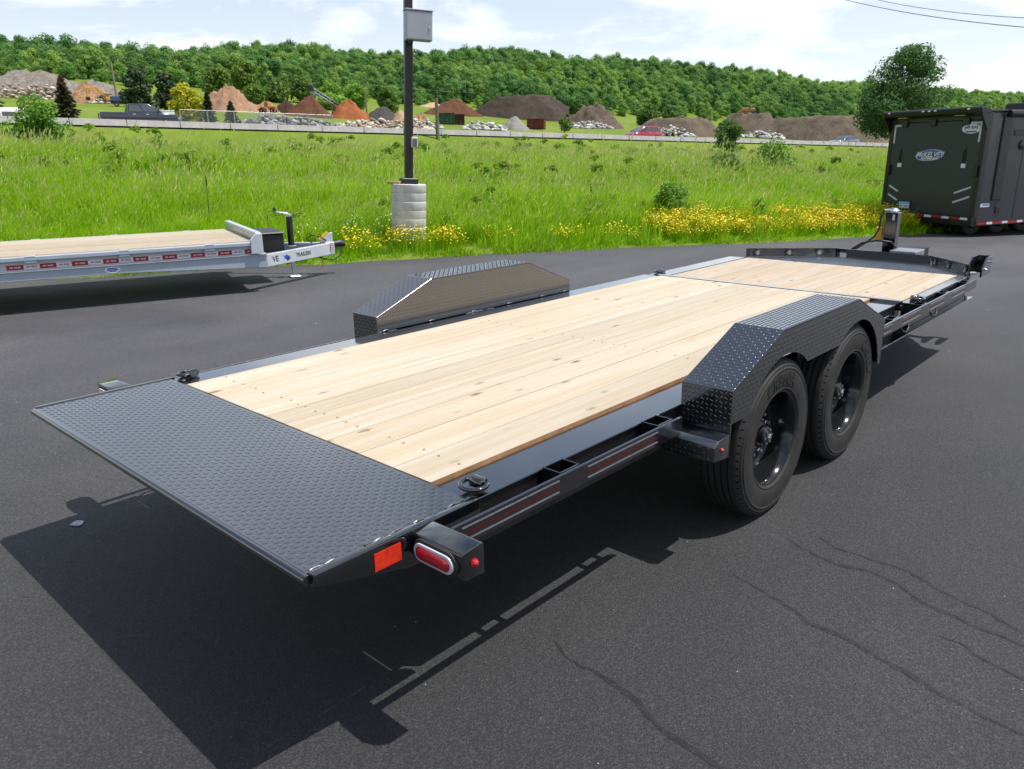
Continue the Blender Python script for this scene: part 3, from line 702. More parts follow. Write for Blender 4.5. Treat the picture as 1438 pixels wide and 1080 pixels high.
# spare bracket beyond the right rail end
sb = MB().prism([(6.70, .60), (6.70, .665), (6.86, .755), (7.02, .755), (7.02, .60)], 'x', 1.045, 1.06)
sb.prism([(6.70, .60), (6.70, .665), (6.86, .755), (7.02, .755), (7.02, .60)], 'x', 1.16, 1.175)
sb.box(1.06, 1.16, 7.005, 7.02, .60, .755)
sb = sb.build('spare_bracket', M['black'], TR, .003)
MB().tube([(1.165, 6.93, .71), (1.20, 6.93, .71)], .008, 8).build('bolt', M['zinc'], sb, smooth=40)
MB().tube([(1.165, 6.79, .665), (1.19, 6.79, .655)], .009, 8).build('bolt', M['zinc'], sb, smooth=40)
MB().box(.45, 1.0445, 6.86, 6.94, .54, .61).build('bracket_arm', M['dark'], TR, .004)
# ---------------------------------------------------------------- grey equipment trailer at the grass edge
M['grey'] = simple('grey_trailer_paint', (.33, .385, .455), .30, var=.06, scale=5, coat=.3)
M['ltgrey'] = simple('light_grey_trailer_paint', (.47, .50, .54), .32, var=.06, scale=5, coat=.3)
M['box_black'] = simple('black_box_plastic', (.012, .013, .013), .45, var=.3)
M['ink'] = simple('dark_print', (.02, .02, .03), .5)
M['blue'] = simple('blue_print', (.02, .08, .42), .4)
M['chain'] = simple('gold_zinc_chain', (.42, .36, .22), .35, metal=.7, var=.3)
def marks(width, height, n):
    """a row of small print strokes, for print too small to read"""
    vs, fs = [], []; r = random.Random(n); step = width / n
    for i in range(n):
        if i == n // 2 - 1: continue
        x0 = -width / 2 + i * step; w_ = step * r.uniform(.55, .85); h0 = -height * r.uniform(.3, .5); h1 = height * r.uniform(.25, .5); o = len(vs)
        vs += [(x0, h0, 0), (x0 + w_, h0, 0), (x0 + w_, h1, 0), (x0, h1, 0)]; fs.append((o, o + 1, o + 2, o + 3))
    return vs, fs
GT = thing('equipment_trailer', 'light grey flatbed equipment trailer with red and white tape along its side', 'trailer', (-7.154, 5.116, 0), R(-18.45))
HW, GZ, FY = 1.08, .65, -.663
nb = 9; xs = np.linspace(-.96, .96, nb + 1)
for a, b in zip(xs, xs[1:]): MB().box(a + .002, b - .002, -6.3, FY - .03, GZ - .045, GZ + random.uniform(-.002, .002)).build('plank', M['wood_grey'], GT, .002)
for s in (1, -1):
    X = lambda a, b: (min(s * a, s * b), max(s * a, s * b))
    MB().box(*X(.962, HW), -6.3, FY, GZ - .05, GZ - .006).build('deck_side_rail', M['grey'], GT, .004)
    MB().box(*X(.97, 1.02), -6.3, FY, GZ - .163, GZ - .052).build('side_web', M['ltgrey'], GT)
    for yy in np.arange(-6.0, -.7, .95):
        p = MB(); p.box(*X(1.022, HW - .004), yy - .06, yy + .06, GZ - .075, GZ - .0515); p.build('stake_pocket', M['grey'], GT, .003)
        p = MB(); p.box(*X(.98, HW + .002), yy - .05, yy + .05, GZ - .0055, GZ - .001); p.build('pocket_lip', M['ltgrey'], GT)
    MB().prism([(-6.3, .375), (-2.2, .375), (FY + .1, .31), (FY + .1, .478), (-6.3, .478)], 'x', *X(.93, 1.035)).build('main_beam', M['grey'], GT, .006)
    MB().box(*X(.90, 1.055), -6.3, FY + .1, .4785, .486).build('beam_flange', M['ltgrey'], GT)
    # tongue
    MB().beam((s * .90, FY, .37), (s * .055, .52, .375), .06, .165).build('tongue_rail', M['ltgrey'], GT, .006)
    # fender with its step bracket, half out of the picture
    MB().prism([(-5.75, .52), (-5.75, .60), (-5.3, .86), (-4.45, .86), (-4.27, .78), (-4.27, .52)], 'x', *X(1.09, 1.33)).build('fender', M['grey'], GT, .012)
    st = MB().box(*X(1.04, 1.30), -4.25, -3.72, .46, .55).build('step_bracket', M['ltgrey'], GT, .01)
    MB().lathe([(.018, 0), (.018, s * .012), (.0005, s * .016)], (s * 1.301, -3.95, .50), 'x', 12).build('side_marker', simple('amber_lens', (.6, .12, .02), .2), st, smooth=50)
    e = bpy.data.objects.new('wheel', None); COL.objects.link(e); e.parent = GT; e.location = (s * 1.20, -5.2, .3845); e.rotation_euler = (0, 0, 0 if s > 0 else PI)
    link_mesh('tyre', TYRE, e); link_mesh('rim', RIM, e); link_mesh('hub', HUB, e)
    if s > 0:
        y = FY - .005; k = 0
        while k < 9:
            MB().box(1.0205, 1.0225, y - .165, y, .503, .556).build('reflective_tape', M['dot_red'], GT)
            vs, fs = marks(.105, .020, 9); k += 1
            mb = MB().add([(1.0232, y - .0825 + q[0], .5295 + q[1]) for q in vs], fs); mb.build('tape_print', M['dot_white'], GT)
            if k < 9:
                MB().box(1.0205, 1.0222, y - .32, y - .1655, .507, .552).build('reflective_tape', M['dot_white'], GT)
                mb = MB().add([(1.023, y - .243 + q[0], .5295 + q[1]) for q in vs], fs); mb.build('tape_print', M['dot_red'], GT)
            y -= .32
MB().box(-.93, .93, FY - .028, FY + .02, .35, GZ - .046).build('front_cross_member', M['grey'], GT, .004)
# headboard
hb = MB(); hb.box(-HW + .02, HW - .02, FY - .02, FY + .03, GZ - .005, GZ + .075); hb = hb.build('headboard', M['grey'], GT, .004)
MB().box(-HW, HW, FY - .035, FY + .045, GZ + .0755, GZ + .118).build('headboard_cap', M['ltgrey'], hb, .016, seg=2)
MB().prism([(FY - .10, .50), (FY - .10, GZ + .02), (FY - .03, GZ + .1), (FY + .05, GZ + .1), (FY + .05, .50)], 'x', HW - .035, HW + .012).build('corner_gusset', M['ltgrey'], hb, .006)
# toolbox, jack, coupler
tb = MB().box(-.34, .42, FY + .11, FY + .47, .43, .66).build('toolbox', M['box_black'], GT, .012)
MB().box(-.36, .44, FY + .09, FY + .49, .661, .69).build('toolbox_lid', M['box_black'], tb, .012)
jp = MB().tube([(0, 0, .44), (0, 0, .86)], .044, 14).build('jack_tube', M['box_black'], GT, smooth=40)
MB().box(-.026, .026, -.026, .026, .03, .44).build('drop_leg', M['zinc'], jp, .004)
MB().box(-.095, .095, -.075, .075, .004, .03).build('jack_foot', M['zinc'], jp, .006)
MB().lathe([(.045, .861), (.045, .885), (.02, .905), (.0005, .907)], (0, 0, 0), 'z', 14).build('jack_cap', M['zinc'], jp, smooth=40)
MB().tube([(0, 0, .895), (0, -.06, .91), (0, -.17, .925), (0, -.19, .94)], .010, 8).build('crank_arm', M['zinc'], jp, smooth=50)
MB().lathe([(.0005, .935), (.020, .940), (.022, .975), (.014, .99), (.0005, .992)], (0, -.19, 0), 'z', 12).build('crank_knob', M['box_black'], jp, smooth=50)
MB().box(-.07, .07, -.05, .05, .445, .455).build('jack_plate', M['ltgrey'], GT)
cp = MB().box(-.085, .085, .47, .60, .29, .47).build('coupler_channel', M['ltgrey'], GT, .008)
MB().prism([(.40, .47), (.60, .47), (.60, .60), (.56, .60)], 'x', -.02, .02).build('coupler_gusset', M['ltgrey'], GT, .004)
MB().prism([(.40, .51), (.53, .615), (.55, .60), (.42, .49)], 'x', -.055, -.022).build('warning_flap', M['yellow'], GT, .004)
MB().box(.0855, .0875, .50, .54, .335, .435).build('reflective_tape', M['dot_red'], GT)
MB().tube([(0, .60, .43), (0, .70, .44), (0, .78, .42)], [.05, .055, .035], 12).build('coupler_socket', M['box_black'], GT, smooth=50)
MB().tube([(-.03, .30, .47), (-.02, .22, .53), (0, .30, .58), (.02, .42, .55), (.03, .50, .49)], .009, 8).build('breakaway_cable', M['hose'], GT, smooth=60)
MB().tube([(.06, .30, .30), (.09, .42, .24), (.09, .56, .22), (.08, .68, .27), (.03, .72, .38)], .010, 8).build('wiring_loop', M['hose'], GT, smooth=60)
for i in range(13):
    a = i * PI / 2
    pts = [(.098 + .013 * math.cos(t) * math.cos(a), .40 + .013 * math.cos(t) * math.sin(a), .50 - i * .030 + .020 * math.sin(t)) for t in np.linspace(0, 2 * PI, 9)[:-1]]
    MB().tube(pts, .0048, 6, closed=True).build('chain_link', M['chain'], GT, smooth=60)
MB().tube([(.05, .66, .36), (.055, .67, .2), (.06, .68, .02)], .0022, 5).build('hanging_wire', M['zinc'], GT)
# side lettering on the tongue rail (near face)
ta = Vector((.90, FY, .37)); tbv = Vector((.055, .52, .375)); td = (tbv - ta).normalized(); tn = td.cross(Vector((0, 0, 1))).normalized(); tu = tn.cross(td)
def on_tongue(vs, s, dz=0, off=.0315): return [ta + td * (s + q[0]) + tu * (q[1] + dz) + tn * off for q in vs]
for body, s, size, mat in (('VE', .30, .105, M['ink']), ('TRAILERS', .86, .075, M['ink'])):
    vs, fs = text_geo(body, size, 0, bold=.002); MB().add(on_tongue(vs, s), fs).build('lettering', mat, GT)
em = [(-.09, .035), (-.03, .02), (.0, .045), (.02, .02), (.075, .01), (.05, -.01), (.085, -.03), (.03, -.025), (.005, -.05), (-.015, -.02), (-.06, -.015), (-.04, .005)]
MB().add(on_tongue([(a, b, 0) for a, b in em], .52), [tuple(range(len(em)))]).build('emblem', M['blue'], GT)
MB().add(on_tongue([(.02 + .035 * math.cos(t), .0 - .02 + .02 * math.sin(t), 0) for t in np.linspace(0, 2 * PI, 13)[:-1]], .52, 0, .0335), [tuple(range(12))]).build('emblem_mark', M['ink'], GT)
ds = MB().add([(1.0365, -2.35 + .085 * math.cos(t), .428 + .038 * math.sin(t)) for t in np.linspace(0, 2 * PI, 25)[:-1]], [tuple(range(24))]).build('maker_decal', M['dot_white'], GT)
for zz, ww in ((.445, .10), (.428, .12), (.411, .07)): MB().box(1.0368, 1.0378, -2.35 - ww / 2, -2.35 + ww / 2, zz - .006, zz + .006).build('decal_print', M['blue'], GT)
# ---------------------------------------------------------------- enclosed trailer at the far end of the lot
M['olive'] = simple('olive_ramp_door', (.022, .026, .031), .36, var=.06, scale=2)
M['charcoal'] = simple('charcoal_aluminium_skin', (.050, .053, .062), .22, var=.05, scale=2, metal=.3)
M['trim'] = simple('black_trim', (.010, .010, .012), .32, var=.2)
M['lamp_white'] = simple('white_lamp_lens', (.75, .75, .72), .2)
M['plate_blue'] = simple('licence_plate_blue', (.22, .45, .62), .4, var=.1)
M['strip'] = simple('pale_strip', (.50, .52, .54), .4)
EZ = float(lot_z(-2.62, 19.17))
ET = thing('enclosed_trailer', 'dark enclosed cargo trailer with olive ramp door and oval blue logo', 'trailer', (-2.62, 19.17, EZ), R(-25.3))
W2 = 1.27; ZB, ZT = .27, 2.66; LN = 8.2
MB().box(-W2 + .012, W2 - .004, .03, LN, ZB + .03, ZT - .02).build('body_shell', M['charcoal'], ET, .02)
for k in range(1, 7):
    MB().box(W2 - .0035, W2 + .001, k * 1.22 - .012, k * 1.22 + .012, ZB + .1, ZT - .1).build('panel_seam', M['trim'], ET)
MB().box(-W2, W2, 0, LN, ZT - .0195, ZT + .03).build('roof', M['trim'], ET, .015)
fr_ = MB(); fr_.box(-W2, -W2 + .10, -.03, .05, ZB, ZT - .02); fr_.build('rear_post', M['trim'], ET, .01)
MB().box(W2 - .10, W2 + .004, -.03, .11, ZB, ZT - .02).build('rear_post', M['trim'], ET, .01)
MB().box(-W2 + .101, W2 - .101, -.028, .05, ZT - .17, ZT - .0205).build('rear_header', M['trim'], ET, .006)
MB().box(-W2 - .004, W2 + .004, -.06, .06, ZB - .02, ZB + .17).build('rear_sill', M['trim'], ET, .01)
DX = 1.165; DZ0, DZ1 = ZB + .175, ZT - .175
door = MB().box(-DX, DX, -.020, .028, DZ0, DZ1).build('ramp_door', M['olive'], ET, .008)
# spoiler
so = MB().prism([(.02, ZT + .032), (-.26, ZT + .10), (-.30, ZT + .06), (-.29, ZT - .03), (-.20, ZT - .06), (.02, ZT - .04)], 'x', -W2 - .02, W2 + .02).build('rear_spoiler', M['trim'], ET, .012)
for s in (-1, 1):
    MB().prism([(-.0305, ZT - .04), (-.28, ZT - .04), (-.0305, ZT - .40)], 'x', *sorted((s * (W2 + .018), s * (W2 - .03)))).build('spoiler_gusset', M['trim'], ET, .006)
for x in (-1.10, -.16, 0, .16, .98): MB().box(x - .03, x + .03, -.312, -.298, ZT + .035, ZT + .062).build('clearance_lamp', M['lamp_white'], so, .004)
for x in (-.80, .70): MB().box(x - .13, x + .13, -.20, -.12, ZT - .075, ZT - .06).build('load_lamp', simple('load_lamp_lens', (.55, .48, .25), .3), so, .004)
def rx(s): return -DX + 2 * DX * s
def rz(t): return DZ0 + (DZ1 - DZ0) * t
for s_ in (.14, .47, .83): MB().box(rx(s_) - .075, rx(s_) + .075, -.07, -.0205, rz(.985) - .06, rz(1.03)).build('door_hinge', M['trim'], ET, .008)
for s_ in (.0, 1.0): MB().box(rx(s_) - .05, rx(s_) + .05, -.075, -.0305, rz(.48) - .13, rz(.48) + .13).build('door_latch', M['trim'], ET, .01)
for s, sg in ((.012, 1), (.988, -1)):
    MB().box(*sorted((rx(s), rx(s) + sg * .045)), -.0225, -.0205, rz(.985) - .42, rz(.985)).build('corner_strip', M['strip'], door)
    MB().box(*sorted((rx(s) + sg * .0455, rx(s) + sg * .27)), -.0225, -.0205, rz(.985) - .045, rz(.985)).build('corner_strip', M['strip'], door)
for (s0, t0), (s1, t1) in (((.03, .30), (.15, .235)), ((.03, .20), (.15, .135)), ((.97, .315), (.80, .245)), ((.97, .215), (.80, .145))):
    MB().beam((rx(s0), -.0225, rz(t0)), (rx(s1), -.0225, rz(t1)), .003, .038, upv=(0, 0, 1)).build('grip_strip', M['strip'], door)
for s in (.125, .855):
    MB().tube([(rx(s) + .01, -.025, rz(.72)), (rx(s) - .03, -.03, rz(.66)), (rx(s) - .03, -.03, rz(.60)), (rx(s) - .01, -.03, rz(.565)), (rx(s) + .03, -.03, rz(.63)), (rx(s) + .015, -.025, rz(.72))], .008, 6).build('cable_pull', M['hose'], door, smooth=60)
    MB().box(rx(s) - .055, rx(s) + .055, -.0235, -.0205, rz(.535) - .045, rz(.535) + .045).build('warning_tag', M['dot_white'], door)
lp = MB().box(rx(.255) - .185, rx(.255) + .185, -.045, -.0205, rz(.085) - .115, rz(.085) + .115).build('plate_bracket', M['trim'], door, .01)
MB().box(rx(.255) - .15, rx(.255) + .15, -.049, -.0455, rz(.085) - .075, rz(.085) + .075).build('licence_plate', M['plate_blue'], lp)
MB().box(rx(.255) - .13, rx(.255) + .13, -.0505, -.0492, rz(.085) - .06, rz(.085) + .015).build('plate_field', M['dot_white'], lp)
vs, fs = marks(.22, .055, 7)
MB().add([(rx(.255) + q[0], -.0512, rz(.085) - .022 + q[1]) for q in vs], fs).build('plate_print', M['ink'], lp)
x = rx(.0); k = 0
while x < rx(.99):
    wd = .275 if k % 2 == 0 else .19
    MB().box(x + .004, min(x + wd, rx(1)) - .004, -.0635, -.0605, ZB + .112, ZB + .163).build('reflective_tape', M['dot_red' if k % 2 == 0 else 'dot_white'], ET); x += wd; k += 1
# door logo: blue ring ellipse, white slanted lettering
def ell(a, b, n=40): return [(a * math.cos(2 * PI * i / n), b * math.sin(2 * PI * i / n)) for i in range(n)]
LX, LZ = rx(.47), rz(.645)
def slab(pts, y, name, mat, cx, cz, sk=0): return MB().add([(cx + q[0] + q[1] * sk, y, cz + q[1]) for q in pts], [tuple(range(len(pts)))]).build(name, mat, door)
slab(ell(.37, .125), -.0212, 'logo_rim', M['dot_white'], LX, LZ, .6); slab(ell(.36, .116), -.0220, 'logo_oval', M['blue'], LX, LZ, .6); slab(ell(.29, .076), -.0228, 'logo_field', M['ink'], LX, LZ - .01, .6)
for body, size, dz, mat in (('McKELVEY', .158, .01, M['dot_white']), ('MOTORSPORTS', .062, -.076, M['dot_white'])):
    vs, fs = text_geo(body, size, 0, shear=.25, bold=.004); MB().add([(LX + q[0], -.0238, LZ + dz + q[1]) for q in vs], fs).build('logo_lettering', mat, door)
slab(ell(.23, .10), -.0222, 'maker_oval', M['dot_white'], rx(.885), rz(.915))
vs, fs = marks(.32, .075, 8); MB().add([(rx(.885) + q[0], -.0232, rz(.93) + q[1]) for q in vs], fs).build('maker_print', M['ink'], door)
MB().box(rx(.885) - .13, rx(.885) + .13, -.0232, -.0224, rz(.885) - .012, rz(.885) + .012).build('maker_print', M['ink'], door)
# right-hand side
MB().box(W2 - .0035, W2 + .03, .44, .72, .80, ZT - .03).build('awning_arm', M['trim'], ET, .02)
MB().tube([(W2 + .06, .50, ZT - .05), (W2 + .06, 5.6, ZT - .05)], .075, 14).build('awning_roll', M['trim'], ET, smooth=40)
MB().box(W2 - .0035, W2 + .012, .83, 1.9, 2.16, 2.27).build('vent_window', M['trim'], ET, .02)
MB().lathe([(.10, 0), (.10, .02), (.085, .028), (.0005, .028)], (W2 - .0035, 1.14, 1.96), 'x', 20).build('round_vent', M['trim'], ET, smooth=40)
MB().box(W2 - .0035, W2 + .0015, .14, .42, .66, .735).build('maker_label', M['dot_white'], ET)
MB().box(W2 + .0016, W2 + .0026, .20, .40, .69, .72).build('label_print', M['blue'], ET)
MB().box(W2 - .0035, W2 + .02, .62, .78, .52, .66).build('tie_anchor', M['trim'], ET, .01)
MB().box(W2 - .0035, W2 + .012, .0605, LN, ZB - .01, ZB + .10).build('side_skirt', M['trim'], ET, .005)
y = .10; k = 0
while y < 5:
    wd = .30 if k % 2 == 0 else .19
    MB().box(W2 + .0125, W2 + .0145, y + .004, y + wd - .004, ZB + .012, ZB + .062).build('reflective_tape', M['dot_red' if k % 2 == 0 else 'dot_white'], ET); y += wd; k += 1
MB().box(-.30, .40, 2.5, 3.4, ZT + .0305, ZT + .26).build('roof_unit', M['trim'], ET, .06, seg=3)
for s in (1, -1):
    for yy in (.55, 1.40, 2.25):
        e = bpy.data.objects.new('wheel', None); COL.objects.link(e); e.parent = ET; e.location = (s * .74, yy, .345 + .004); e.rotation_euler = (0, 0, 0 if s > 0 else PI); e.scale = (.9, .9, .9)
        link_mesh('tyre', TYRE, e); link_mesh('rim', RIM, e); link_mesh('hub', HUB, e)
for yy in (.55, 1.40, 2.25): MB().tube([(-.68, yy, .35), (.68, yy, .35)], .05, 10).build('axle', M['dark'], ET, smooth=40)
# ---------------------------------------------------------------- light pole on its concrete pedestal
def concrete(name, col, scale=6):
    m, n, b = new_mat(name); c = coords(n)
    f = noise(n, c, scale, 8, .65, .3); g = noise(n, coords(n, 'Object', (3, 3, .5)), 1.5, 5, .6)
    v = mixc(n, .6, ramp(n, f, [(.3, [q * .78 for q in col]), (.7, [q * 1.12 for q in col])]), ramp(n, g, [(.3, (.78, .77, .74)), (.62, (1.06, 1.06, 1.06))]), 'MULTIPLY')
    n.links.new(v, b.inputs['Base Color']); b.inputs['Roughness'].default_value = .88; b.inputs['Specular IOR Level'].default_value = .25
    bump(n, b, f, .35, .01); return m
M['concrete'] = concrete('pale_concrete', (.58, .58, .57), 9)
M['bronze'] = simple('dark_bronze_pole', (.012, .010, .010), .42, var=.15)
M['grey_box'] = simple('grey_cabinet_paint', (.36, .38, .41), .45, var=.06, scale=3)
PX, PY = -8.0, 8.0; PZ = float(T(PX, PY)) - .03
LPOLE = thing('light_pole', 'dark square light pole on a round concrete pedestal with a grey cabinet', 'light pole', (PX, PY, PZ), R(62))

prof_ = []; zz = 0
HP = 1.02
for k in range(7):
    z0 = k * HP / 7; z1 = (k + 1) * HP / 7; r0 = .300 + random.uniform(-.002, .002)
    prof_ += [(r0 - .004, z0 + .001), (r0, z0 + .008), (r0 + .001, z1 - .008), (r0 - .004, z1 - .001)]
prof_ += [(.285, HP), (.0005, HP + .004)]
ped = MB().lathe(prof_, (0, 0, 0), 'z', 48).build('pedestal', M['concrete'], LPOLE, smooth=35)
MB().box(-.14, .14, -.14, .14, HP + .002, HP + .10).build('base_cover', M['bronze'], LPOLE, .012)
MB().box(-.066, .066, -.066, .066, HP + .10, 7.2).build('pole_shaft', M['bronze'], LPOLE, .012, seg=2)
cb = MB().box(-.09, .35, -.26, -.068, 3.30, 3.74).build('cabinet', M['grey_box'], LPOLE, .012)
MB().box(-.075, .335, -.268, -.2605, 3.315, 3.725).build('cabinet_door', M['grey_box'], cb, .004)
MB().box(-.10, .36, -.275, -.06, 3.742, 3.762).build('cabinet_cap', M['grey_box'], cb, .004)
MB().box(.29, .305, -.281, -.2685, 3.46, 3.52).build('cabinet_latch', M['steel'], cb, .003)
MB().box(-.03, .04, -.20, -.067, 3.255, 3.30).build('conduit_stub', M['bronze'], cb, .008)
ol = MB().box(.02, .14, -.14, -.067, 1.62, 1.80).build('outlet_box', simple('outlet_grey', (.45, .46, .46), .4), LPOLE, .02, seg=2)
MB().box(.045, .115, -.146, -.1405, 1.645, 1.775).build('outlet_cover', simple('outlet_window', (.12, .12, .12), .3), ol, .008)
# the pole stands a little out of plumb with the sloping lot
LPOLE.rotation_euler = (Matrix.Rotation(R(2.7), 3, Vector((.766, -.643, 0)) * -1) @ Matrix.Rotation(R(62), 3, 'Z')).to_euler()
wb = MB().box(-.115, .115, -.055, .055, -.02, .02).build('wood_block', M['wood_edge'], None, .008)
wb.location = (PX - .06, PY - .20, PZ + HP + .030); wb.rotation_euler = (0, 0, R(25)); tag(wb, 'weathered brown wood block lying on the round concrete pedestal', 'block')
# ---------------------------------------------------------------- highway
M['road'] = concrete('concrete_roadway', (.42, .41, .39), 1.2)
M['barrier'] = concrete('barrier_concrete', (.40, .39, .37), 2.5)
hw_us = np.arange(-260, 901, 5.0)
V, F = grid(hw_us, np.array([-12.0, -6, -.5, .9, 6, 13.5]), lambda x, y: road_z(uw(x, y)[0]) + .12 + .42 * sm((uw(x, y)[1] + .5) / 1.4), xy)
np_mesh('highway', V, F, M['road'], None, 'structure', smooth=True)
for wv in (-3.4, 3.4, 7.0):
    V, F = grid(hw_us, np.array([wv - .08, wv + .08]), lambda x, y: road_z(uw(x, y)[0]) + .125 + .42 * sm((uw(x, y)[1] + .5) / 1.4), xy)
    np_mesh('lane_line', V, F, simple('lane_paint', (.7, .7, .66), .6), bpy.data.objects['highway'])
BL = 3.78
bm_ = MB().prism([(-.30, 0), (.30, 0), (.30, .08), (.17, .30), (.095, .86), (-.095, .86), (-.17, .30), (-.30, .08)], 'y', -BL / 2 + .03, BL / 2 - .03).mesh('concrete_barrier', M['barrier'], .015)
for i in range(-8, 42):
    u = 1.3 + i * BL; x, y = xy(u, 0.0)
    o = link_mesh('concrete_barrier', bm_, None, (x, y, float(road_z(u)) + .12), (math.atan(-.025) * 1.0, 0, -math.atan2(DU[0], DU[1])))
    o.rotation_euler[1] += random.uniform(-.012, .012); o.location.z += random.uniform(-.015, .015)
    tag(o, 'grey concrete barrier section standing in the long row along the highway', 'barrier', 'concrete barriers along the highway')
ROADROT = -math.atan2(DU[0], DU[1])
# ---------------------------------------------------------------- vehicles on the highway
M['glass'] = simple('car_glass', (.05, .06, .07), .06, var=.1, coat=.5)
M['chrome'] = simple('chrome', (.6, .6, .62), .15, metal=1)
M['lamp'] = simple('head_lamp', (.7, .72, .74), .1)
def loft(mb, sections):
    """sections: list of (y, [(x,z)...]) closed rings of equal count"""
    n = len(sections[0][1]); vs = [(q[0], y, q[1]) for y, r in sections for q in r]; fs = []
    for i in range(len(sections) - 1):
        for k in range(n): fs.append((i * n + k, i * n + (k + 1) % n, (i + 1) * n + (k + 1) % n, (i + 1) * n + k))
    fs += [tuple(range(n)), tuple(range((len(sections) - 1) * n, len(sections) * n))]
    return mb.add(vs, fs)
def ringx(w, z0, z1, tuck=.08): return [(-w + tuck, z0), (w - tuck, z0), (w, z0 + (z1 - z0) * .35), (w - .02, z1 - .06), (w - .10, z1), (-w + .10, z1), (-w + .02, z1 - .06), (-w, z0 + (z1 - z0) * .35)]
CW = MB().lathe([(.20, -.11), (.33, -.11), (.36, -.08), (.36, .08), (.33, .11), (.235, .11)], (0, 0, 0), 'x', 28).mesh('tyre', M['rubber'], smooth=40)
CR = MB().lathe([(.235, .105), (.22, .09), (.19, .06), (.06, .07), (.0005, .085)], (0, 0, 0), 'x', 20).mesh('rim', M['chrome'], smooth=40)
def vehicle(name, label, cat, u, w, facing, paint, body, cabin, hw, L, wb, wheelz=.36, panes=(), bed=None):
    x, y = xy(u, w); t = thing(name, label, cat, (x, y, float(road_z(u)) + .545), ROADROT + (0 if facing > 0 else PI))
    loft(MB(), [(yy, ringx(hw - dw, z0, z1)) for yy, z0, z1, dw in body]).build('body', paint, t, .02, smooth=40)
    if bed: MB().box(-hw + .1, hw - .1, bed[0], bed[1], bed[2] - .02, bed[2] + .006).build('bed_floor', M['trim'], t)
    cab = MB(); (yb0, yb1, zb), (yt0, yt1, zt), wt = cabin
    hb = hw - .06
    cab.add([(-hb, yb0, zb), (hb, yb0, zb), (hb, yb1, zb), (-hb, yb1, zb), (-wt, yt0, zt), (wt, yt0, zt), (wt, yt1, zt), (-wt, yt1, zt)],
            [(0, 3, 2, 1), (4, 5, 6, 7), (0, 1, 5, 4), (1, 2, 6, 5), (2, 3, 7, 6), (3, 0, 4, 7)])
    cab.build('cabin', paint, t, .07, smooth=40, seg=2)
    def P(yf, zf, s):                     # point on the cabin's side: yf along, zf up (0..1)
        y0 = yb0 + (yt0 - yb0) * zf; y1 = yb1 + (yt1 - yb1) * zf; xx = hb + (wt - hb) * zf
        return (s * (xx + .006), y0 + (y1 - y0) * yf, zb + (zt - zb) * zf)
    for s in (1, -1):
        for a, b in panes:
            MB().add([P(a, .12, s), P(b, .12, s), P(b - (.01 if b < .9 else .0), .86, s), P(a, .86, s)], [(0, 1, 2, 3)]).build('window_pane', M['glass'], t)
    for (ya, yb, sg) in ((yb1, yt1, 1), (yb0, yt0, -1)):
        q = lambda zf, sx: ((hb + (wt - hb) * zf - .10) * sx, ya + (yb - ya) * zf + sg * .008, zb + (zt - zb) * zf + .004)
        MB().add([q(.1, -1), q(.1, 1), q(.9, 1), q(.9, -1)], [(0, 1, 2, 3)]).build('windscreen' if sg > 0 else 'rear_window', M['glass'], t)
    for s in (1, -1):
        for yy in wb:
            e = bpy.data.objects.new('wheel', None); COL.objects.link(e); e.parent = t; e.location = (s * (hw - .10), yy, wheelz); e.rotation_euler = (0, 0, 0 if s > 0 else PI)
            link_mesh('tyre', CW, e); link_mesh('rim', CR, e)
        MB().box(*sorted((s * (hw - .35), s * (hw - .08))), L[1] - .05, L[1] + .012, .72, .86).build('headlight', M['lamp'], t, .01)
        MB().box(*sorted((s * (hw - .30), s * (hw - .06))), L[0] - .012, L[0] + .05, .78, .95).build('tail_light', M['red_lens'], t, .01)
        MB().box(*sorted((s * (hw + .01), s * (hw + .17))), yb1 - .42, yb1 - .30, zb + .06, zb + .22).build('door_mirror', M['trim'], t, .03)
        for yy in (.15, -.85): MB().box(*sorted((s * (hw - .01), s * (hw + .025))), yy - .10 + (yb0 + yb1) / 2, yy + .10 + (yb0 + yb1) / 2, zb - .16, zb - .11).build('door_handle', M['chrome'], t)
    return t
navy = simple('dark_blue_car_paint', (.012, .017, .035), .15, coat=.8, var=.1)
crimson = simple('red_car_paint', (.30, .012, .03), .18, coat=.8, var=.1)
silver = simple('blue_grey_car_paint', (.10, .13, .18), .2, coat=.6, var=.1)
vehicle('pickup_truck', 'dark blue crew cab pickup truck driving behind the barrier on the left', 'pickup truck', 8.6, 5.2, 1, navy,
        [(-2.9, .60, 1.22, .04), (-2.7, .50, 1.24, 0), (-.9, .48, 1.24, 0), (1.1, .48, 1.24, 0), (1.5, .48, 1.22, 0), (2.5, .50, 1.12, .02), (2.85, .55, 1.02, .08), (2.95, .60, .90, .2)],
        ((-.95, 1.75, 1.22), (-.75, .75, 1.90), .72), .99, (-2.9, 2.93), (-1.9, 1.85), .39, ((.05, .45), (.50, .93)), bed=(-2.75, -1.0, 1.235))
vehicle('red_suv', 'red sport utility car driving left beyond the concrete barriers', 'car', 62.5, 5.0, -1, crimson,
        [(-2.3, .55, 1.0, .05), (-2.15, .42, 1.08, 0), (0, .38, 1.08, 0), (1.2, .38, 1.06, 0), (2.0, .42, .95, .04), (2.25, .5, .80, .14)],
        ((-2.1, 1.25, 1.06), (-1.7, .35, 1.70), .66), .93, (-2.3, 2.2), (-1.35, 1.4), .36, ((.06, .30), (.34, .62), (.66, .93)))
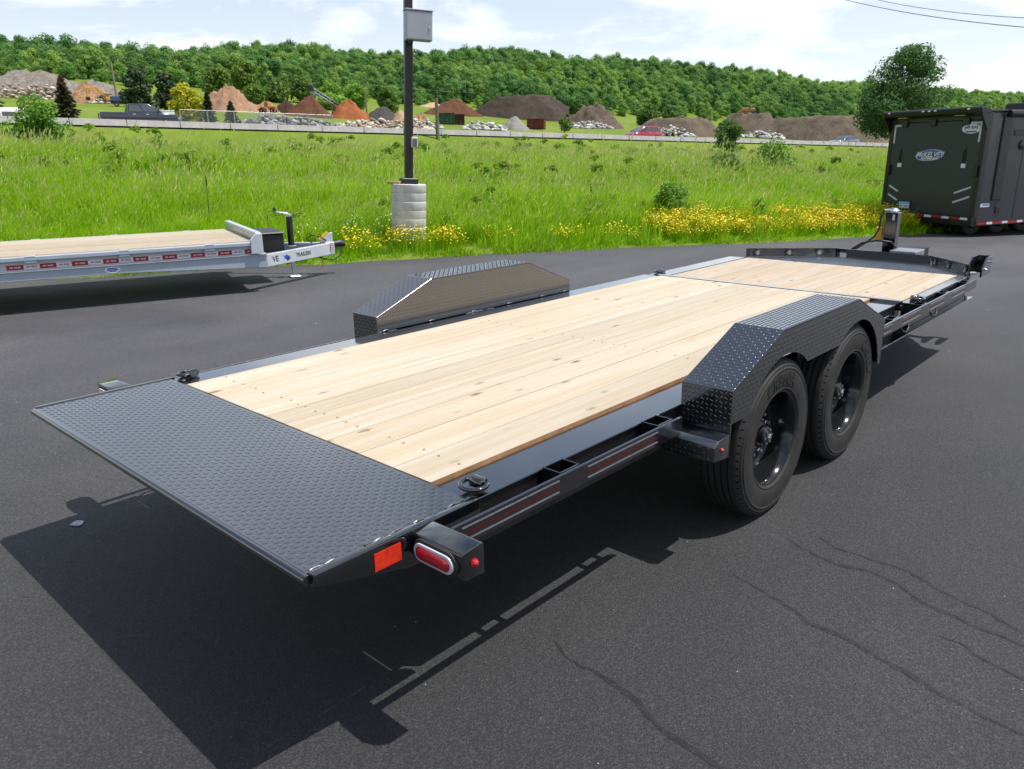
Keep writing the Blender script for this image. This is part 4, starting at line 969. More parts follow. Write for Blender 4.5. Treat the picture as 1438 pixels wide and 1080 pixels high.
vehicle('grey_sedan', 'blue grey car with pale roof glare driving left near the large tree', 'car', 100.2, 5.0, -1, silver,
        [(-2.3, .5, .92, .08), (-2.1, .4, 1.0, 0), (0, .36, .98, 0), (1.2, .36, .95, 0), (2.0, .4, .86, .05), (2.3, .45, .72, .15)],
        ((-1.9, 1.25, .97), (-1.0, .35, 1.46), .62), .90, (-2.3, 2.25), (-1.35, 1.4), .34, ((.08, .46), (.51, .92)))
# ---------------------------------------------------------------- yard: piles, rubble, machines
def earth(name, lo, hi, scale=.9, rough=.95):
    m, n, b = new_mat(name); c = coords(n)
    f = noise(n, c, scale, 9, .68, .3); g = noise(n, c, scale * 6, 5, .7)
    v = mixc(n, .55, ramp(n, f, [(.32, lo), (.68, hi)]), ramp(n, g, [(.3, (.6, .6, .6)), (.7, (1.3, 1.3, 1.3))]), 'MULTIPLY')
    n.links.new(v, b.inputs['Base Color']); b.inputs['Roughness'].default_value = rough; b.inputs['Specular IOR Level'].default_value = .15
    bump(n, b, g, .9, .15); return m
MAT_E = dict(debris=earth('grey_debris', (.13, .115, .10), (.30, .265, .235), 1.3), chips=earth('tan_wood_chips', (.26, .15, .08), (.46, .29, .17), 1.6),
             redtan=earth('reddish_tan_soil', (.26, .15, .09), (.40, .25, .17), 1.0), dkbrown=earth('dark_brown_mulch', (.050, .028, .020), (.085, .05, .036), 2),
             brown=earth('red_brown_mulch', (.095, .042, .024), (.15, .07, .042), 2), orange=earth('orange_mulch', (.26, .085, .034), (.40, .145, .06), 2),
             black=earth('black_soil', (.05, .048, .047), (.10, .096, .092), 2), tan=earth('tan_sand', (.40, .26, .15), (.52, .36, .23), 1.5),
             dark=earth('dark_topsoil', (.042, .032, .026), (.085, .066, .054), .6), gravel=earth('grey_gravel', (.20, .19, .17), (.36, .34, .31), 4),
             bank=earth('eroded_dirt', (.075, .058, .044), (.17, .135, .10), .35))
CAMXY = np.array([2.664, -.9467])
def soft(q):
    for _ in range(2):
        q = (q + np.roll(q, 1, 1) + np.roll(q, -1, 1)) / 3; q[1:-1] = (q[:-2] + q[1:-1] + q[2:]) / 3
    return q
def pile(name, label, x, y, a, h, mat, b=None, mesa=0.0, rough=.12, peak=(0, 0), seed=0, grass=None):
    """mound: a = half width across the view from the lot, b = half depth"""
    r = np.random.default_rng(seed); b = b or a * .8; nr, na = 16, 44; R_, A_ = np.meshgrid(np.linspace(0, 1, nr + 1)[1:], np.arange(na) * 2 * PI / na, indexing='ij')
    ph = r.uniform(0, 6.28, 8)
    edge = 1 + .10 * np.sin(2 * A_ + ph[7]) + .10 * np.sin(3 * A_ + ph[0]) + .06 * np.sin(5 * A_ + ph[1]) + .04 * np.sin(9 * A_ + ph[2])
    rr = R_; hh = np.where(rr < mesa, 1 - .05 * rr, (1 - np.clip((rr - mesa) / (1 - mesa), 0, 1)))
    hh = hh * (1 - .10 * (1 - rr) ** 2 * 0)
    hh = np.clip(hh, 0, 1)
    X = a * rr * edge * np.cos(A_) + peak[0] * (1 - rr); Y = b * rr * edge * np.sin(A_) + peak[1] * (1 - rr)
    rough = rough * 1.5; nz = (np.sin(X * 2.1 + ph[3] + 1.7 * np.sin(Y * 1.3)) * np.cos(Y * 2.3 + ph[4]) + .6 * np.sin(X * 4.9 + ph[5]) * np.cos(Y * 5.3 + ph[6])) * rough * h * .25 * np.sin(np.clip(rr, 0, 1) * PI) + soft(r.normal(0, rough * h * .5, X.shape)) * (1 - rr ** 4) - .12 * h * np.clip(1 - rr / .25, 0, 1) ** 2
    ang = math.atan2(y - CAMXY[1], x - CAMXY[0]) - PI / 2; ca, sa = math.cos(ang), math.sin(ang)
    WX, WY = x + X * ca - Y * sa, y + X * sa + Y * ca; z0 = float(T(x, y))
    Z = np.maximum(T(WX, WY), 0 * WX + z0 - 3) * (1 - hh) + (z0 + h) * hh - .15 * (rr > .99) + nz
    V = np.concatenate([[[x + peak[0] * ca - peak[1] * sa, y + peak[0] * sa + peak[1] * ca, z0 + h * .88]], np.stack([WX, WY, Z], -1).reshape(-1, 3)])
    V = V - np.array([x, y, z0])

    tri = [(0, 1 + k, 1 + (k + 1) % na) for k in range(na)]
    qd = [(1 + i * na + k, 1 + (i + 1) * na + k, 1 + (i + 1) * na + (k + 1) % na, 1 + i * na + (k + 1) % na) for i in range(nr - 1) for k in range(na)]
    o = MB().add(V, tri + qd).build(name, mat, None, smooth=55); o.location = (x, y, z0)
    tag(o, label, 'pile'); return o
pile('debris_pile', 'long grey heap of wood debris on the far left below the wooded hill', -213, 67.1, 15, 5.6, MAT_E['debris'], 9, rough=.26, mesa=.18, seed=1)
pile('debris_pile', 'smaller grey debris heap behind the tan wood chip pile', -219, 83.3, 8.5, 4.3, MAT_E['debris'], 6, rough=.24, seed=2)
pile('wood_chip_pile', 'orange tan wood chip pile between the spruce and the utility pole', -193, 71.2, 4.2, 4.6, MAT_E['chips'], rough=.3, seed=3)
pile('soil_pile', 'wide reddish tan soil pile behind the yellow green tree', -166, 91, 6.6, 4.8, MAT_E['redtan'], rough=.35, mesa=.15, seed=4)
pile('soil_pile', 'low tan soil heap beside the orange wheel loader', -165, 99.6, 5.0, 2.5, MAT_E['redtan'], rough=.3, seed=5)
pile('mulch_pile', 'small dark brown mulch pile left of the conveyor', -162, 102.8, 4.0, 3.1, MAT_E['dkbrown'], seed=6)
pile('mulch_pile', 'tall red brown mulch pile under the conveyor', -153.4, 103.5, 5.6, 5.0, MAT_E['brown'], seed=7)
pile('mulch_pile', 'bright orange mulch pile right of the conveyor', -152.8, 113.4, 4.7, 4.1, MAT_E['orange'], rough=.2, mesa=.12, seed=8)
pile('soil_pile', 'low black grey soil pile beside the thin utility pole', -149.4, 120.6, 5.0, 3.1, MAT_E['black'], mesa=.2, seed=9)
pile('sand_pile', 'small pointed tan sand pile just left of the light pole', -138.8, 117.2, 2.3, 3.3, MAT_E['tan'], seed=10)
pile('sand_pile', 'low tan sand heap just right of the light pole', -141, 125.0, 2.4, 2.4, MAT_E['chips'], rough=.3, seed=11)
pile('soil_pile', 'brown soil pile with a sharp crest behind the green container', -189.5, 180.5, 9.2, 5.0, MAT_E['brown'], rough=.22, peak=(1.5, 0), seed=12)
pile('topsoil_pile', 'huge dark topsoil pile with a long flat crest', -176.9, 206, 18.5, 7.2, MAT_E['dark'], 10, mesa=.42, rough=.14, seed=13, peak=(-4, 0))
pile('gravel_pile', 'small grey gravel pile beside the rusty container', -113.9, 127.9, 3.8, 3.0, MAT_E['gravel'], rough=.1, seed=14)
pile('dirt_bank', 'grey brown eroded slope at the right end of the topsoil pile', -136, 186, 8.6, 6.0, MAT_E['bank'], 7, mesa=.2, rough=.3, seed=15)
pile('dirt_bank', 'low brown dirt bank behind the red car', -101.4, 175, 12.0, 3.7, MAT_E['bank'], 8, mesa=.55, rough=.2, seed=16)
pile('dirt_bank', 'long bare brown dirt bank left of the large tree', -79.4, 201, 21.5, 5.0, MAT_E['bank'], 12, mesa=.6, rough=.16, seed=17)
pile('dirt_bank', 'dark dirt bank under the bulldozer', -97.5, 203, 9.5, 5.3, MAT_E['bank'], 8, mesa=.5, rough=.2, seed=18)
pile('sand_pile', 'distant tan patch of sand at the foot of the wood', -246, 224, 6.0, 2.0, MAT_E['tan'], seed=19)
# rubble: too many stones to count, one mass per row
def rubble(name, label, x, y, a, b, h, n, mats, size, seed):
    r = np.random.default_rng(seed); ang = math.atan2(y - CAMXY[1], x - CAMXY[0]) - PI / 2; ca, sa = math.cos(ang), math.sin(ang)
    base = np.array([(1, 0, 0), (-1, 0, 0), (0, 1, 0), (0, -1, 0), (0, 0, 1), (0, 0, -1), (.62, .62, .5), (-.62, .6, .5), (.6, -.62, .5), (-.6, -.6, .55)], float)
    tri = np.array([(0, 6, 8), (6, 4, 8), (6, 0, 2), (6, 2, 7), (4, 6, 7), (4, 7, 9), (4, 9, 8), (7, 2, 1), (7, 1, 9), (9, 1, 3), (9, 3, 8), (8, 3, 0), (0, 5, 2), (2, 5, 1), (1, 5, 3), (3, 5, 0)])
    px = r.uniform(-1, 1, n); py = r.uniform(-1, 1, n); hh = h * np.clip(1 - np.abs(py), 0, 1) * np.clip(1.15 - px ** 2, 0, 1) * r.uniform(.3, 1.1, n)
    X, Y = x + px * a * ca - py * b * sa, y + px * a * sa + py * b * ca; Z = T(X, Y) + hh
    V = base[None] * r.uniform(.7, 1.2, (n, 10, 1)) * (size * r.uniform(.5, 1.5, (n, 1, 1))) * np.stack([r.uniform(.7, 1.4, n), r.uniform(.7, 1.4, n), r.uniform(.5, .9, n)], -1)[:, None]
    th = r.uniform(0, 6.28, n); c, s = np.cos(th)[:, None], np.sin(th)[:, None]
    V = np.stack([V[..., 0] * c - V[..., 1] * s + X[:, None], V[..., 0] * s + V[..., 1] * c + Y[:, None], V[..., 2] + Z[:, None]], -1)
    F = (tri[None] + (np.arange(n) * 10)[:, None, None]).reshape(-1, 3)
    return tag(np_mesh(name, V.reshape(-1, 3), F, mats, None, 'stuff'), label, 'rubble')
def stone_mat(name, a, b_, c_):
    m, n, b = new_mat(name); g = nd(n, 'ShaderNodeNewGeometry'); n.links.new(ramp(n, g.outputs['Random Per Island'], [(0, a), (.5, b_), (1, c_)]), b.inputs['Base Color']); b.inputs['Roughness'].default_value = .9; return m
M['rock_w'] = stone_mat('pale_rubble', (.22, .21, .20), (.42, .41, .39), (.62, .60, .57)); M['rock_t'] = stone_mat('tan_rubble', (.18, .15, .12), (.40, .31, .22), (.62, .57, .50)); M['rock_g'] = stone_mat('grey_rubble', (.07, .07, .075), (.22, .22, .22), (.42, .41, .40))
rubble('stone_rubble', 'row of grey broken stone in front of the mulch piles', -124, 80, 9, 3.0, 1.6, 420, M['rock_g'], .42, 1)
rubble('stone_rubble', 'row of pale and tan boulders in front of the orange pile', -120, 98, 9, 3.0, 1.5, 380, M['rock_t'], .42, 2)
rubble('stone_rubble', 'patch of white broken stone left of the green container', -121, 108.5, 3.6, 2.4, 1.5, 150, M['rock_w'], .40, 3)
rubble('stone_rubble', 'pale boulder heap in front of the huge topsoil pile', -113.7, 118.3, 4.4, 2.4, 1.6, 190, M['rock_w'], .42, 4)
rubble('stone_rubble', 'white stones right of the rusty container', -133, 180, 6.2, 3.0, 1.8, 230, M['rock_w'], .50, 5)
rubble('stone_rubble', 'pale stone heap right of the red car', -100.5, 167, 6.5, 3.2, 2.0, 260, M['rock_w'], .48, 6)
rubble('stone_rubble', 'pale stones beside the round green tree on the right', -85, 186, 5.0, 3.0, 1.8, 170, M['rock_w'], .48, 7)
rubble('timber_rubble', 'tangled pale broken timber below the tan chip pile', -190, 76, 5.5, 3, 2.0, 200, M['rock_t'], .5, 8)
rubble('timber_rubble', 'pale broken timber scattered over the grey debris heap', -206, 64, 11, 5, 3.0, 330, M['rock_t'], .45, 9)
# containers and blocks
def container(name, label, x, y, L_, H_, Dp, mat, rz):
    t = thing(name, label, 'container', (x, y, float(T(x, y))), rz)
    MB().box(-L_ / 2, L_ / 2, -Dp / 2, Dp / 2, .15, H_ - .1).build('bin_wall', mat, t, .03)
    for k in range(int(L_ / .8) + 1):
        xx = -L_ / 2 + .1 + k * (L_ - .2) / int(L_ / .8)
        for s in (1, -1): MB().box(xx - .06, xx + .06, *sorted((s * Dp / 2, s * (Dp / 2 + .10))), .15, H_ - .12).build('rib', mat, t)
    rim_ = MB(); rim_.box(-L_ / 2 - .08, L_ / 2 + .08, -Dp / 2 - .12, Dp / 2 + .12, H_ - .0995, H_); rim_.build('top_rail', mat, t, .02)
    for s in (1, -1): MB().box(-L_ / 2, L_ / 2, *sorted((s * .5, s * .62)), .0, .1495).build('skid', M['trim'], t)
    return t
vr = lambda x, y: math.atan2(y - CAMXY[1], x - CAMXY[0]) - PI / 2
container('green_container', 'dark green roll off container among the pale boulders', -134.7, 127.1, 3.9, 2.5, 2.4, earth('green_container_paint', (.02, .06, .035), (.05, .12, .07), 1.5, .6), vr(-134.7, 127.1) + .1)
container('maroon_container', 'dark red brown container against the right of the green container', -133.6, 130.4, 2.2, 2.3, 2.2, earth('maroon_container_paint', (.05, .022, .02), (.10, .035, .03), 1.5, .6), vr(-134.7, 127.1) + .1)
container('rusty_container', 'rusty red open container right of the grey gravel pile', -116.4, 137.8, 3.9, 2.3, 2.2, earth('rusty_paint', (.10, .03, .025), (.2, .06, .045), 1.5, .7), vr(-116.4, 137.8) - .2)
for i, (x, y, l, lab) in enumerate(((-139.8, 84.4, 3.4, 'large grey concrete block left of the stone rubble'), (-138.0, 88.6, 4.4, 'long low concrete block right of the larger block'))):
    o = MB().box(-l / 2, l / 2, -.5, .5, -.2, 1.25 - .5 * i).build('concrete_block', M['barrier'], None, .06); o.location = (x, y, float(T(x, y))); o.rotation_euler = (0, 0, vr(x, y)); tag(o, lab, 'block')
# machines
M['cat_yellow'] = simple('machine_yellow', (.55, .27, .03), .45, var=.2, scale=3); M['cat_orange'] = simple('machine_orange', (.50, .20, .04), .45, var=.2, scale=3)
def tracks(t, l, g, w_=.5, h=.8):
    for s in (1, -1):
        MB().prism([(-l / 2 + .3, 0), (l / 2 - .3, 0), (l / 2, h * .45), (l / 2 - .25, h), (-l / 2 + .25, h), (-l / 2, h * .45)], 'x', *sorted((s * g, s * (g + w_)))).build('track', M['dark'], t, .05)
def excavator(x, y, rz):
    t = thing('excavator', 'yellow excavator with bent boom near the leaning utility pole', 'excavator', (x, y, float(T(x, y)) - .05), rz); t.scale = (.75, .75, .75)
    tracks(t, 4.0, .75); MB().box(-1.3, 1.3, -1.7, 1.5, .95, 2.0).build('house', M['cat_yellow'], t, .12)
    c = MB().box(-1.3, -.3, .3, 1.7, 2.001, 3.1).build('cab', M['cat_yellow'], t, .1); MB().box(-1.33, -1.305, .5, 1.5, 2.25, 2.95).build('cab_window', M['glass'], c); MB().box(-.29, -.27, .5, 1.5, 2.25, 2.95).build('cab_window', M['glass'], c)
    MB().beam((.2, 1.0, 1.9), (.2, 3.4, 4.6), .45, .55).build('boom', M['cat_yellow'], t, .05); MB().beam((.2, 3.3, 4.6), (.2, 5.8, 4.2), .45, .5).build('boom_tip', M['cat_yellow'], t, .05)
    MB().beam((.2, 5.7, 4.3), (.2, 6.2, 1.8), .38, .42).build('stick', M['cat_yellow'], t, .05); MB().prism([(5.7, 1.9), (6.5, 1.8), (6.6, 1.1), (5.9, .8), (5.5, 1.2)], 'x', -.4, .8).build('bucket', M['dark'], t, .05)
excavator(-188.5, 74.4, vr(-188.5, 74.4) + 1.9)
def dozer(x, y, z, rz):
    t = thing('bulldozer', 'orange bulldozer on top of the dirt bank before the wooded hill', 'bulldozer', (x, y, z), rz)
    tracks(t, 3.2, .65, .5, .9); MB().box(-.6, .6, -.2, 1.8, .9, 1.75).build('engine_hood', M['cat_orange'], t, .1); MB().box(-.8, .8, -1.4, -.201, .9, 1.6).build('body', M['cat_orange'], t, .1)
    c = MB().box(-.7, .7, -1.2, -.15, 2.35, 2.5).build('canopy', M['cat_orange'], t, .04)
    for sx in (-.62, .62):
        for yy in (-1.1, -.25): MB().box(sx - .05, sx + .05, yy - .05, yy + .05, 1.6, 2.35).build('canopy_post', M['dark'], t)
    MB().prism([(1.9, .1), (2.25, .05), (2.1, .6), (2.2, 1.2), (1.95, 1.2)], 'x', -1.5, 1.5).build('blade', M['cat_orange'], t, .03)
    for s in (-1, 1): MB().beam((s * 1.25, .2, .5), (s * 1.25, 1.95, .5), .15, .2).build('push_arm', M['cat_orange'], t)
    MB().tube([(.3, 1.2, 1.7), (.3, 1.2, 2.3)], .06, 8).build('exhaust', M['dark'], t)
dozer(-97.5, 203, float(T(-97.5, 203)) + 5.1, vr(-97.5, 203) + 1.75)
def loader(x, y, rz):
    t = thing('wheel_loader', 'orange wheel loader working beside the dark brown mulch pile', 'wheel loader', (x, y, float(T(x, y))), rz); t.scale = (.75, .75, .75)
    MB().box(-.8, .8, -2.6, -.2, .9, 2.0).build('engine_hood', M['cat_orange'], t, .12); c = MB().box(-.7, .7, -.35, .9, 1.6, 3.2).build('cab', M['cat_orange'], t, .1)
    for s in (1, -1): MB().box(*sorted((s * .7, s * .715)), -.2, .75, 2.1, 3.0).build('cab_window', M['glass'], c)
    MB().box(-.5, .5, .5, 2.4, .8, 1.4).build('front_frame', M['cat_orange'], t, .08)
    for s in (1, -1): MB().beam((s * .55, 1.4, 1.7), (s * .55, 3.4, .9), .2, .35).build('lift_arm', M['cat_orange'], t)
    MB().prism([(3.2, .15), (4.3, .1), (4.0, .3), (3.6, 1.3), (3.2, 1.2)], 'x', -1.35, 1.35).build('bucket', M['cat_orange'], t, .03)
    for s in (1, -1):
        for yy in (-1.6, 1.6): link_mesh('tyre', CW, t, (s * 1.0, yy, .75), (0, 0, 0 if s > 0 else PI), (2.2, 2.05, 2.05))
loader(-160.7, 97.3, vr(-160.7, 97.3) + 1.2)
def conveyor():
    x, y = -156.5, 109.5; z = float(T(x, y)); t = thing('conveyor_stacker', 'inclined grey conveyor stacker above the red brown mulch pile', 'conveyor', (x, y, z), 0)
    a = Vector((-153.6, 104.4, 15.6)) - Vector((x, y, z)); b = Vector((-156.0, 116.5, 10.8)) - Vector((x, y, z))
    sd = (b - a).cross(Vector((0, 0, 1))).normalized()
    for s in (1, -1):
        MB().beam(a + sd * s * .55, b + sd * s * .55, .12, .14).build('top_chord', M['zinc'], t); lo = Vector((0, 0, -.75))
        MB().beam(a + sd * s * .55 + lo, b + sd * s * .55 + lo, .12, .14).build('bottom_chord', M['zinc'], t)
        n = 11
        for i in range(n):
            p0 = a.lerp(b, i / n) + sd * s * .55 + (lo if i % 2 else Vector()); p1 = a.lerp(b, (i + 1) / n) + sd * s * .55 + (Vector() if i % 2 else lo); MB().beam(p0, p1, .07, .07).build('truss_brace', M['zinc'], t)
    MB().beam(a + Vector((0, 0, .14)), b + Vector((0, 0, .14)), .95, .06).build('belt', M['dark'], t)
    MB().beam(a + Vector((0, 0, -.1)) + (a - b).normalized() * .9, a + Vector((0, 0, -.1)) , 1.1, .9).build('head_hood', M['dark'], t, .05)
    m_ = a.lerp(b, .55); 
    for s in (1, -1): MB().beam(m_ + sd * s * .6 + Vector((0, 0, -.7)), Vector((m_.x, m_.y, -1.0)) + sd * s * 1.1, .15, .15).build('support_leg', M['zinc'], t)
conveyor()
def lorry(name, label, x, y, rz, cab, box, L_, boxh):
    t = thing(name, label, 'truck', (x, y, float(T(x, y))), rz)
    MB().box(-1.2, 1.2, -L_ / 2, L_ / 2 - 2.1, 1.05, 1.05 + boxh).build('cargo_body', box, t, .06); MB().box(-.5, .5, -L_ / 2, L_ / 2 - .3, .7, 1.0495).build('chassis', M['dark'], t)
    c = MB().prism([(L_ / 2 - 2.0, .7), (L_ / 2, .7), (L_ / 2, 1.6), (L_ / 2 - .5, 2.6), (L_ / 2 - 2.0, 2.6)], 'x', -1.15, 1.15).build('cab', cab, t, .08)
    for s in (1, -1): MB().prism([(L_ / 2 - 1.7, 1.7), (L_ / 2 - .35, 1.7), (L_ / 2 - .65, 2.4), (L_ / 2 - 1.7, 2.4)], 'x', *sorted((s * 1.151, s * 1.165))).build('cab_window', M['glass'], c)
    for s in (1, -1):
        for yy in (-L_ / 2 + 1.1, L_ / 2 - 1.0): link_mesh('tyre', CW, t, (s * 1.05, yy, .5), (0, 0, 0 if s > 0 else PI), (1.4, 1.4, 1.4))
blue_t = simple('blue_truck_paint', (.03, .06, .16), .3); red_t = simple('red_truck_paint', (.35, .02, .02), .3); white_t = simple('white_truck_paint', (.72, .72, .70), .35, var=.06, scale=2)
lorry('blue_truck', 'dark blue dump truck parked right of the leaning utility pole', -175.9, 72.3, vr(-175.9, 72.3) - PI / 2, blue_t, blue_t, 5.2, 1.0)
lorry('red_truck', 'small truck with red cab left of the dark pines', -179.4, 76.4, vr(-179.4, 76.4) - PI / 2, red_t, white_t, 4.2, .8)
x, y = xy(11.5, 19.0)
bt = thing('box_trailer', 'low white box trailer parked behind the dark blue pickup', 'trailer', (x, y, float(T(x, y))), ROADROT)
MB().box(-1.1, 1.1, -2.0, 2.0, .5, 2.45).build('cargo_body', white_t, bt, .08); MB().box(-1.12, 1.12, -2.02, 2.02, 2.4505, 2.52).build('roof', white_t, bt, .02)
MB().box(1.1005, 1.115, .9, 1.5, 1.7, 2.0).build('vent', M['dark'], bt); MB().beam((0, 2.0, .55), (0, 3.0, .5), .12, .12).build('drawbar', M['dark'], bt)
for s in (1, -1):
    link_mesh('tyre', CW, bt, (s * 1.0, 0, .36), (0, 0, 0 if s > 0 else PI)); link_mesh('tyre', CW, bt, (s * 1.0, -.9, .36), (0, 0, 0 if s > 0 else PI))
x, y = xy(.2, 17.5)
wv = thing('white_van', 'white van half hidden behind the bright green bush on the left', 'van', (x, y, float(T(x, y))), ROADROT)
loft(MB(), [(-2.5, ringx(.95, .5, 2.2)), (-2.4, ringx(1.0, .4, 2.3)), (1.2, ringx(1.0, .4, 2.3)), (1.9, ringx(.98, .42, 1.5)), (2.5, ringx(.95, .45, 1.15)), (2.65, ringx(.85, .5, .9))]).build('body', white_t, wv, .03, smooth=40)
for a, b in ((-2.2, -1.2), (-1.05, -.05), (.1, 1.0)): MB().box(1.0, 1.012, a, b, 1.35, 1.95).build('window_pane', M['glass'], wv)
for s in (1, -1):
    for yy in (-1.6, 1.7): link_mesh('tyre', CW, wv, (s * .9, yy, .36), (0, 0, 0 if s > 0 else PI))
# ---------------------------------------------------------------- chain link fence, poles and wires
def mesh_mat():
    m, n, b = new_mat('chain_link'); b.inputs['Base Color'].default_value = (.42, .44, .46, 1); b.inputs['Metallic'].default_value = .6; b.inputs['Roughness'].default_value = .5; return m
M['wire'] = mesh_mat()
u0, u1 = 14.0, 29.5; x, y = xy(u0, 18.0)
fn = thing('chain_link_fence', 'grey chain link fence behind the barrier in front of the pines', 'fence', (x, y, float(T(x, y))), ROADROT)
def fz(u): return float(T(*xy(u, 18.0))) - float(T(x, y))
for i in range(7):
    u = u0 + (u1 - u0) * i / 6; MB().tube([(0, u - u0, fz(u)), (0, u - u0, fz(u) + 2.75)], .035, 8).build('fence_post', M['wire'], fn)
MB().tube([(0, u - u0, fz(u) + 2.72) for u in np.linspace(u0, u1, 7)], .025, 6).build('top_rail', M['wire'], fn)
dm = MB(); sp_ = .16; k = 0
for i in range(int((u1 - u0 + 2.6) / sp_)):
    for sg in (1, -1):
        y0 = i * sp_ - 2.6 if sg > 0 else i * sp_; a = [max(0, min(u1 - u0, y0 + sg * 0)), max(0, min(u1 - u0, y0 + sg * 2.6))]
        if abs(a[1] - a[0]) < .05: continue
        z0 = (a[0] - y0) * sg; z1 = (a[1] - y0) * sg
        dm.beam((0, a[0], .08 + z0 + fz(u0 + a[0])), (0, a[1], .08 + z1 + fz(u0 + a[1])), .008, .008)
dm.build('wire_mesh', M['wire'], fn, kind='stuff')
M['pole_wood'] = earth('weathered_pole_wood', (.17, .15, .12), (.30, .27, .22), 3)
def upole(label, x, y, h, r, lean=0, arm=True):
    t = thing('utility_pole', label, 'utility pole', (x, y, float(T(x, y)) - .2), 0); t.rotation_euler = (0, lean, 0)
    MB().tube([(0, 0, 0), (0, 0, h * .5), (0, 0, h)], [r, r * .88, r * .75], 12).build('shaft', M['pole_wood'], t, smooth=50)
    if arm:
        c = MB().beam((-.9 * DN[0], -.9 * DN[1], h - .4), (.9 * DN[0], .9 * DN[1], h - .4), .1, .12).build('cross_arm', M['pole_wood'], t)
        for s in (-.8, 0.05, .8): MB().lathe([(.05, h - .335), (.06, h - .25), (.03, h - .15)], (s * DN[0], s * DN[1], 0), 'z', 8).build('insulator', M['glass'], t, smooth=50)
    return t
upole('leaning wooden utility pole beside the yellow excavator', -181, 73, 9.6, .22, R(-3))
upole('thin utility pole rising beside the black soil pile', -152, 118.0, 8.2, .2)
upole('short bare wooden post between the grass field and the barriers', *xy(26.5, -13.2), 3.05, .16, 0, False)
def cable(label, pts, r=.02):
    P = [Vector(q) for q in pts]; Q = []
    for a, b in zip(P, P[1:]):
        sag = (b - a).length * .012
        for i in range(12): f = i / 12; q = a.lerp(b, f); q.z -= sag * 4 * f * (1 - f); Q.append(q)
    Q.append(P[-1]); o = MB().tube(Q, r, 5).build('power_line', M['hose'], None); tag(o, label, 'power line', 'overhead power lines')
cable('upper right power line crossing the sky corner, lower of the two', [(-69, 101, 27.0), (-22.55, 64.36, 12.57), (-6.86, 52.21, 7.69)], .022)
cable('upper right power line crossing the sky corner, upper of the two', [(-61, 104, 25.0), (-20.42, 65.14, 12.39), (-6.93, 52.19, 8.19)], .018)
cable('thin power line strung between the two far utility poles', [(-205, 20, 19), (-181.5, 73, 22.3), (-152, 118, 17.0), (-130, 190, 16)], .016)
# ---------------------------------------------------------------- vegetation
def leaf_mat(name, dark, light, trans=.35, tips=None, seed_col=None, spec=.3, isl=.45):
    """leaf shader: hue varies leaf by leaf, plant by plant"""
    m = bpy.data.materials.new(name); m.use_nodes = True; n = m.node_tree; b = n.nodes['Principled BSDF']; out = n.nodes['Material Output']
    g = nd(n, 'ShaderNodeNewGeometry'); oi = nd(n, 'ShaderNodeObjectInfo')
    ad = nd(n, 'ShaderNodeMath', operation='MULTIPLY_ADD'); ad.inputs[1].default_value = isl
    n.links.new(g.outputs['Random Per Island'], ad.inputs[0])
    mu = nd(n, 'ShaderNodeMath', operation='MULTIPLY'); mu.inputs[1].default_value = .55
    n.links.new(oi.outputs['Random'], mu.inputs[0]); n.links.new(mu.outputs[0], ad.inputs[2])
    col = ramp(n, ad.outputs[0], [(.1, dark), (.9, light)])
    if tips is not None:
        at = nd(n, 'ShaderNodeAttribute', attribute_name='tint', attribute_type='INSTANCER')
        col = mixc(n, at.outputs['Fac'], col, tips)
    if seed_col is not None:
        at2 = nd(n, 'ShaderNodeAttribute', attribute_name='tip', attribute_type='GEOMETRY')
        col = mixc(n, at2.outputs['Fac'], col, seed_col)
    n.links.new(col, b.inputs['Base Color']); b.inputs['Roughness'].default_value = .55; b.inputs['Specular IOR Level'].default_value = spec
    tr = nd(n, 'ShaderNodeBsdfTranslucent'); n.links.new(col, tr.inputs['Color'])
    mx = nd(n, 'ShaderNodeMixShader'); mx.inputs[0].default_value = trans; n.links.new(b.outputs[0], mx.inputs[1]); n.links.new(tr.outputs[0], mx.inputs[2]); n.links.new(mx.outputs[0], out.inputs['Surface'])
    return m
M['bark'] = earth('bark', (.06, .045, .035), (.13, .10, .08), 4)
LEAF = dict(oak=leaf_mat('oak_leaves', (.020, .050, .010), (.062, .120, .020)), mid=leaf_mat('mid_green_leaves', (.045, .115, .018), (.13, .24, .04)),
            light=leaf_mat('light_green_leaves', (.085, .16, .022), (.20, .30, .05)), yellow=leaf_mat('yellow_green_leaves', (.30, .32, .018), (.58, .54, .04)),
            fresh=leaf_mat('fresh_green_leaves', (.10, .24, .022), (.24, .42, .055)), conifer=leaf_mat('conifer_needles', (.016, .034, .014), (.040, .065, .022), .15),
            rust=leaf_mat('browned_conifer_needles', (.030, .036, .014), (.075, .072, .028), .15), pine=leaf_mat('pine_needles', (.030, .058, .024), (.075, .115, .045), .2),
            willow=leaf_mat('cottonwood_leaves', (.036, .105, .026), (.13, .25, .06)))
def leaves(r, n, centers, radii, size, out_bias=.5, flat=.6):
    """n leaf quads spread through ellipsoid clumps"""
    k = r.integers(0, len(centers), n); d = r.normal(size=(n, 3)); d /= np.linalg.norm(d, axis=1, keepdims=True)
    rad = r.uniform(.35, 1, n) ** .45
    C = centers[k] + d * radii[k] * rad[:, None]
    nrm = d * out_bias + r.normal(size=(n, 3)) * (1 - out_bias) + np.array([0, 0, .35]); nrm /= np.linalg.norm(nrm, axis=1, keepdims=True)
    a = np.cross(nrm, r.normal(size=(n, 3))); a /= np.linalg.norm(a, axis=1, keepdims=True) + 1e-9; b = np.cross(nrm, a)
    s = size * r.uniform(.6, 1.3, n)[:, None]
    V = np.stack([C - a * s, C + b * s * flat, C + a * s, C - b * s * flat], 1).reshape(-1, 3)
    return V, np.arange(n * 4).reshape(-1, 4)
